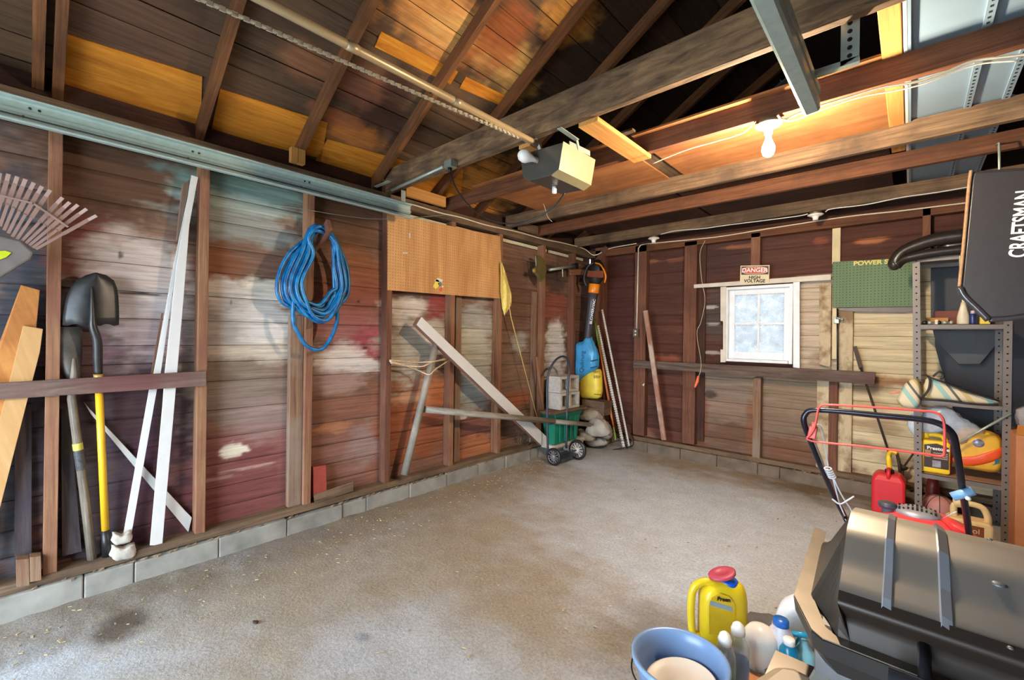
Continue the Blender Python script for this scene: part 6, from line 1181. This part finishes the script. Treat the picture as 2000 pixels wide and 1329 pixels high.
# ------------------------------------------------------------ barbecue grill, its hood nearest the camera
hood = plain('brushed_dark_steel', rgb(168, 166, 160), .40, .85, var=.03, scale=6); hdark = plain('dark_bronze_enamel', rgb(92, 84, 76), .3, .6, var=.04)
T0, T1 = on(1662, 999, 2, 1.05), on(1629, 1160, 2, .967); I0, I1, I2, I3 = on(1613, 1040, 2, .89), on(1583, 1165, 2, .89), on(1612, 1226, 2, .89), on(1632, 1243, 2, .89)
t = thing('barbecue_grill', 'barbecue grill with a faceted dark steel hood', 'grill', (.35, 1.15, 0)); XE = .95
yb0, yf = T0[1], I3[1]
def prof(s):   # s 0..1 from back skirt over the top to the front skirt -> (y, z)
    P = [(yb0+.22, .89), (yb0+.19, .95), (yb0+.10, 1.03), (yb0, 1.05), (yb0-.08, 1.038), (T1[1]+.07, .998), (T1[1]+.02, .975), (T1[1]-.004, .955), (yf+.006, .925), (yf, .89)]
    k = s*(len(P)-1); i = min(int(k), len(P)-2); f_ = k-i; return (P[i][0]*(1-f_)+P[i+1][0]*f_, P[i][1]*(1-f_)+P[i+1][1]*f_)
NS = 37
def sect(x, dz=0, inset=0): return [V((x, prof(k/(NS-1))[0], prof(k/(NS-1))[1]+(dz if 3 < k < NS-4 else 0))) for k in range(NS)]
# end cap fans out from the ridge to the rim
cap_out = []
for k in range(NS):
    y, z = prof(k/(NS-1)); y2 = min(max(y, yf), yb0+.22)
    cap_out.append(V((np.interp(y2, [yf, I3[1]+.004, I2[1]+.03, I1[1], I0[1], yb0+.25], [I3[0]+.02, I3[0], I2[0], I1[0], I0[0]-.004, I0[0]+.02]), y2, .89)))
b = MB(); xr = T0[0]; mid = [V((xr, *prof(k/(NS-1)))) for k in range(NS)]; b.grid([[cap_out[k] for k in range(NS)], [cap_out[k]*.15+mid[k]*.85+V((0, 0, -.002)) for k in range(NS)], mid], False); o = b.build('hood_end', plain('dark_hood_end', rgb(66, 62, 56), .32, .4), t)
xa, xb = on(1740, 1018, 2, 1.05)[0], on(1838, 1041, 2, 1.05)[0]
KF = 25
def panel(x0, x1, dz): b = MB(); b.grid([sect(x0, dz)[:KF+1], sect(x1, dz)[:KF+1]], True); return b.build('hood_panel', hood, t)
b = MB(); b.grid([sect(xr, 0)[KF:], sect(XE, 0)[KF:]], True); o = b.build('hood_front', plain('shade_dark_hood_front', rgb(46, 38, 32), .38, .2, var=.04), t); o['label'] = 'rounded front band with dark shading in its colour'  # dark reflection on the hood's front is put into this band's colour
panel(xr, xa-.006, 0); panel(xa+.008, xb-.007, -.003); panel(xb+.009, XE, -.006)
def rib(x0, x1, dz0, dz1):
    b = MB(); b.grid([sect(x0, dz0)[:KF+2], sect(x0+.002, .004)[:KF+2], sect(x1-.002, .004+dz1)[:KF+2], sect(x1, dz1)[:KF+2]], False); b.build('hood_rib', plain('polished_steel_rib', rgb(166, 170, 178), .28, .45, var=.02), t)
rib(xa-.006, xa+.008, 0, -.003); rib(xb-.007, xb+.009, -.003, -.006)
for u, v, r, z in ((1951, 1148, .010, 1.012), (1933, 1069, .004, 1.03), (1974, 1244, .004, .985)):
    p = on(u, v, 2, z); 
    k = min(range(NS), key=lambda q: abs(prof(q/(NS-1))[0]-p[1])+(9 if prof(q/(NS-1))[1] < .955 else 0)); b = MB(); b.lathe((p[0], p[1], np.interp(p[1], [T1[1]+.02, T1[1]+.07, yb0-.08, yb0], [.975, .998, 1.038, 1.05])-.0065), (0, -.15, 1), [(r, 0), (r*.6, .0018), (.0005, .002)], 20); b.build('hood_rivet', plain('dull_rivet', rgb(110, 110, 112), .5, .5), t)
# rim ledge round the hood
O0, O1, O2, O3 = on(1591, 1031, 2, .89), on(1551, 1163, 2, .89), on(1585, 1230, 2, .89), on(1606, 1248, 2, .89)
b = MB(); b.prism([V((p[0], p[1], .884)) for p in (V((O0[0]+.02, yb0+.23, 0)), O0+V((.01, -.005, 0)), O1+V((.012, 0, 0)))]+[V((-.10, yf+.012, .884)), V((XE, yf+.012, .884)), V((XE, yb0+.23, .884))], (0, 0, -.01)); b.build('base_plate', hdark, t)
outer = [V((O0[0]+.01, yb0+.25, .89)), O0, O1, O2, O3, V((XE, O3[1]-.0, .89))]; inner = [V((cap_out[0][0], yb0+.22, .89)), I0, I1+V((.004, 0, 0)), I2, I3, V((XE, yf, .89))]
b = MB(); b.grid([[p+V((0, 0, 0)) for p in inner], outer], False); b.build('rim', plain('bronze_rim', rgb(104, 96, 84), .4, .6), t, solid=.002)
b = MB(); b.grid([[p+V((0, 0, -.002)) for p in outer], [p+V((.003, .003, -.03)) for p in outer]], False); b.grid([[p+V((.003, .003, -.03)) for p in outer], [p+V((.02, .02, -.06)) for p in outer]], False); b.build('rim_skirt', plain('black_rim_skirt', rgb(36, 32, 30), .4), t, solid=.002)
b = MB(); b.box(-.125, XE, yf+.02, yb0+.2, .30, .887); b.build('firebox', plain('grey_cart_panel', rgb(120, 120, 122), .4, .4), t, bevel=.01)
for x in (-.10, XE-.04):
    for y in (yf+.05, yb0+.15): b = MB(); b.box(x, x+.035, y, y+.035, 0, .31); b.build('leg', hdark, t)
b = MB(); b.tube([(-.02, yf-.07, .90), (.9, yf-.07, .90)], .012, 12); b.tube([(.02, yf-.07, .90), (.02, yf+.005, .925)], .008, 8); b.tube([(.86, yf-.07, .90), (.86, yf+.005, .925)], .008, 8); b.build('hood_handle', M['blackm'], t)
sg = plain('pale_grey_tray', rgb(196, 196, 186), .45, var=.05); S = [on(u, v, 2, .80) for u, v in [(1607, 1272), (1657, 1287), (1652, 1350), (1560, 1350)]]; slab(S, (0, 0, -.05), sg, 'side_tray', t, bevel=.006)
S = [on(u, v, 2, .80) for u, v in [(1430, 1345), (1480, 1312), (1512, 1290), (1550, 1297), (1600, 1322), (1612, 1350), (1560, 1420), (1420, 1420)]]; slab(S, (0, 0, -.04), plain('tan_side_shelf', rgb(186, 164, 136), .5, var=.05), 'side_shelf', t, bevel=.02)
b = MB(); b.box(-.20, -.12, .70, yf+.1, .74, .76); b.build('shelf_bracket', hdark, t)

# ------------------------------------------------------------ bucket and bottles on the floor
bk = plain('grey_blue_plastic', rgb(120, 150, 192), .3, var=.04); bc = V((-.60, 1.575, 0)); t = thing('plastic_bucket', 'grey-blue plastic bucket holding a white lid', 'bucket', bc)
b = MB(); b.lathe(bc, (0, 0, 1), [(.11, 0), (.118, .01), (.150, .24), (.166, .245), (.166, .26), (.160, .262), (.150, .255), (.142, .22), (.112, .02), (.001, .018)], 48); b.build('tub', bk, t)
b = MB(); b.tube([bc+V((.166*math.cos(a), .166*math.sin(a), .215-.02*math.sin(a*.5))) for a in np.linspace(math.radians(150), math.radians(330), 24)], .003, 8); b.build('wire_handle', M['blackm'], t)
wc = V((-.59, 1.565, .168)); b = MB(); b.lathe(wc, (-.10, -.10, 1), [(.001, 0), (.118, .0), (.122, .004), (.122, .012), (.115, .014), (.109, .008), (.04, .007), (.038, .010), (.001, .010)], 48); tag(b.build('pail_cover', plain('cream_white_plastic', rgb(232, 226, 214), .4, var=.02)), 'round white plastic lid lying inside the bucket', 'lid')
b = MB(); b.lathe(bc+V((0, 0, .02)), (0, 0, 1), [(.10, 0), (.120, .12), (.115, .135), (.001, .136)], 32); tag(b.build('cleaning_tub', plain('blue_tub', rgb(70, 110, 180), .4)), 'blue tub under the white lid inside the bucket', 'tub')
# yellow weed preventer jug
w = 1.98; q = plain('yellow_jug_plastic', rgb(232, 202, 34), .35, var=.03, trans=.12); base = Z(1405, 1250); wj = float(np.dot(base-CAM, FW)); RTv = V(RT); FV = V((FW[0], FW[1], 0))
t = thing('weed_preventer_jug', 'yellow translucent jug with a red flip lid and blue collar', 'jug', base); sc_ = wj/FPX
J = lambda u, v, dd=0: D(u, v, wj)*1.0+FV*dd
zf = lambda v: max(.0, D(1405, v, wj)[2])
rings = []
for v, hw, dp, cu in [(1252, 40, .05, 1410), (1249, 44, .055, 1410), (1200, 44, .058, 1411), (1165, 43, .058, 1411), (1150, 40, .054, 1412), (1140, 32, .045, 1416), (1134, 20, .034, 1421)]:
    c = D(cu, v, wj); z = max(.001, c[2]); rings.append([V((c[0], c[1], z))+RTv*(hw*sc_*np.sign(math.cos(a))*abs(math.cos(a))**.55)+FV*(dp*np.sign(math.sin(a))*abs(math.sin(a))**.55) for a in np.linspace(0, 2*math.pi, 29)[:-1]])
b = MB(); b.loft(rings); b.build('body', q, t)
b = MB(); b.tube(bez([J(1402, 1142), J(1378, 1136), J(1356, 1148), J(1350, 1175), J(1350, 1210), J(1354, 1236), J(1372, 1243)], 5), .017, 12); b.build('handle', q, t)
c = J(1422, 1142); b = MB(); b.lathe(c, (0, 0, 1), [(.040, -.012), (.043, 0), (.043, .020), (.040, .024)], 28); o = b.build('collar', plain('royal_blue_plastic', rgb(20, 84, 196), .3), t); o['label'] = 'blue collar'
ax = nrm(V((0, 0, 1))-RTv*.30-FV*.05); b = MB(); b.lathe(c+V((0, 0, .040))-RTv*.026, ax, [(.042, 0), (.047, .004), (.048, .014), (.042, .018), (.02, .019), (.018, .017), (.001, .017)], 28, ref=RTv, sx=1.3); o = b.build('flip_lid', plain('rose_red_plastic', rgb(172, 66, 84), .45), t); o['label'] = 'rose red flip lid'
fr = lambda u, v: D(u, v, wj-.0605)
slab([fr(1385, 1240), fr(1435, 1240), fr(1436, 1182), fr(1425, 1166), fr(1405, 1160), fr(1390, 1168), fr(1385, 1182)], FV*.001, plain('ochre_label', rgb(214, 180, 30), .4, var=.08), 'label', t, bevel=0)
slab([D(u, v, wj-.062) for u, v in [(1387, 1174), (1431, 1187), (1431, 1196), (1387, 1183)]], FV*.001, plain('grey_blue_band', rgb(140, 160, 170), .5), 'label_band', t, bevel=0)
text('lettering', 'Preen', D(1414, 1172, wj-.0635), RTv+V((0, 0, -.12)), UPZ, .026, M['text_black'], t, bold=.0006)
def bottle(u, v, w_, r, h, label, body, capm, name='squeeze_bottle', liquid=None, prof=None, cap=None):
    g = Z(u, v); c = V((g[0], g[1], 0)); t = thing(name, label, 'bottle', c); b = MB(); b.lathe(c, (0, 0, 1), prof or [(r*.9, 0), (r, .005), (r, h*.58), (r*.92, h*.68), (r*.66, h*.77), (r*.5, h*.81)], 24); b.build('body', body, t)
    if liquid: b = MB(); b.lathe(c+V((0, 0, .003)), (0, 0, 1), [(r*.86, 0), (r*.93, .005), (r*.93, h*.42), (.001, h*.42)], 24); b.build('liquid', liquid, t)
    b = MB(); b.lathe(c+V((0, 0, h*.80)), (0, 0, 1), cap or [(r*.62, 0), (r*.62, h*.07), (r*.54, h*.085), (r*.46, h*.13), (r*.26, h*.155), (r*.16, h*.165)], 18); b.build('cap', capm, t); return t
clr = plain('clear_bottle_plastic', rgb(214, 222, 224), .08, alpha=.35, var=.02); gl = plain('green_liquid', rgb(30, 110, 70), .2, alpha=.8); bq = plain('deep_blue_liquid', rgb(14, 60, 140), .2)
bottle(1440, 1345, 0, .043, .275, 'clear squeeze bottle with blue soap and white cap beside the yellow jug', clr, M['porcelain'], liquid=bq)
bottle(1414, 1374, 0, .040, .285, 'clear squeeze bottle with green soap nearer the bucket rim', clr, M['porcelain'], liquid=gl)
# round white bowl-like scoop
g = Z(1484, 1306); cc = V((g[0], g[1], 0)); t = thing('round_white_jar', 'shiny round white jar between the bottles and the white jug', 'jar', cc); b = MB(); b.lathe(cc, (0, 0, 1), [(.04, 0), (.045, .004), (.05, .03), (.064, .07), (.069, .11), (.063, .145), (.044, .172), (.02, .184), (.001, .186)], 28); b.build('jar', M['porcelain'], t); b = MB(); b.tube(bez([cc+V((.03, -.04, .03)), cc+V((.06, -.05, .06)), cc+V((.055, -.03, .1))], 5), .006, 8); b.build('handle', plain('grey_clip', rgb(120, 116, 120), .4), t)
wj2 = plain('white_jug_plastic', rgb(224, 226, 236), .35, var=.02); bottle(1524, 1310, 0, .052, .24, 'tall white jug with a blue screw cap', wj2, plain('blue_cap', rgb(30, 100, 190), .3), name='white_jug', prof=[(.048, 0), (.052, .006), (.052, .13), (.044, .165), (.028, .19), (.026, .20)], cap=[(.03, 0), (.03, .022), (.028, .026)])
bottle(1540, 1335, 0, .036, .20, 'teal bottle with a white cap in front of the white jug', plain('teal_bottle', rgb(20, 130, 170), .25), M['porcelain'], name='teal_bottle', cap=[(.022, 0), (.022, .02), (.019, .023)])
g = Z(1575, 1322); cc = V((g[0]-.01, g[1], 0)); t = thing('spray_bottle', 'pale cyan spray bottle with a blue trigger beside the grill', 'spray bottle', cc); b = MB(); b.lathe(cc, (0, 0, 1), [(.036, 0), (.04, .01), (.038, .10), (.016, .13), (.014, .145)], 20); b.build('body', plain('pale_cyan_plastic', rgb(150, 214, 226), .3), t); b = MB(); b.tube([cc+V((-.04, -.02, .165)), cc+V((.02, .01, .17))], .011, 10); b.tube([cc+V((-.01, -.005, .165)), cc+V((-.03, -.015, .12))], .006, 8); b.build('trigger', plain('azure_trigger', rgb(40, 150, 190), .3), t)
wpm = plain('white_plastic_bag', rgb(226, 232, 240), .3, var=.06, bump=.8); b = MB(); g = Z(1553, 1262); c = V((g[0], g[1], .1)); inflate(b, smooth_outline([c+RTv*a+V((0, 0, z)) for a, z in [(-.10, -.09), (-.09, .0), (-.05, .09), (.02, .13), (.10, .12), (.13, .02), (.12, -.09)]]), -FV, .05, .05, 6, .06, 4, .4); tag(b.build('plastic_carrier_bag', wpm), 'white plastic carrier bag on the floor behind the jugs', 'bag')
b = MB(); g = Z(1490, 1250); c = V((g[0], g[1], .035)); inflate(b, smooth_outline([c+RTv*a+FV*z for a, z in [(-.10, -.05), (-.11, .05), (-.03, .10), (.08, .08), (.12, .0), (.06, -.05)]]), (0, 0, 1), .05, .034, 5, .14, 6, .5); tag(b.build('work_gloves', plain('grey_work_cloth', rgb(96, 96, 102), .8, var=.25, bump=.8)), 'crumpled grey work cloth with white folds behind the round jar', 'cloth')
b = MB(); g = Z(1462, 1325); b.obox((g[0]+.03, g[1]-.03, .012), RTv*.05, FV*.04, (0, 0, .012)); tag(b.build('cardboard_scrap', plain('orange_cardboard', rgb(200, 140, 96), .8)), 'scrap of orange cardboard on the floor under the bottles', 'cardboard')
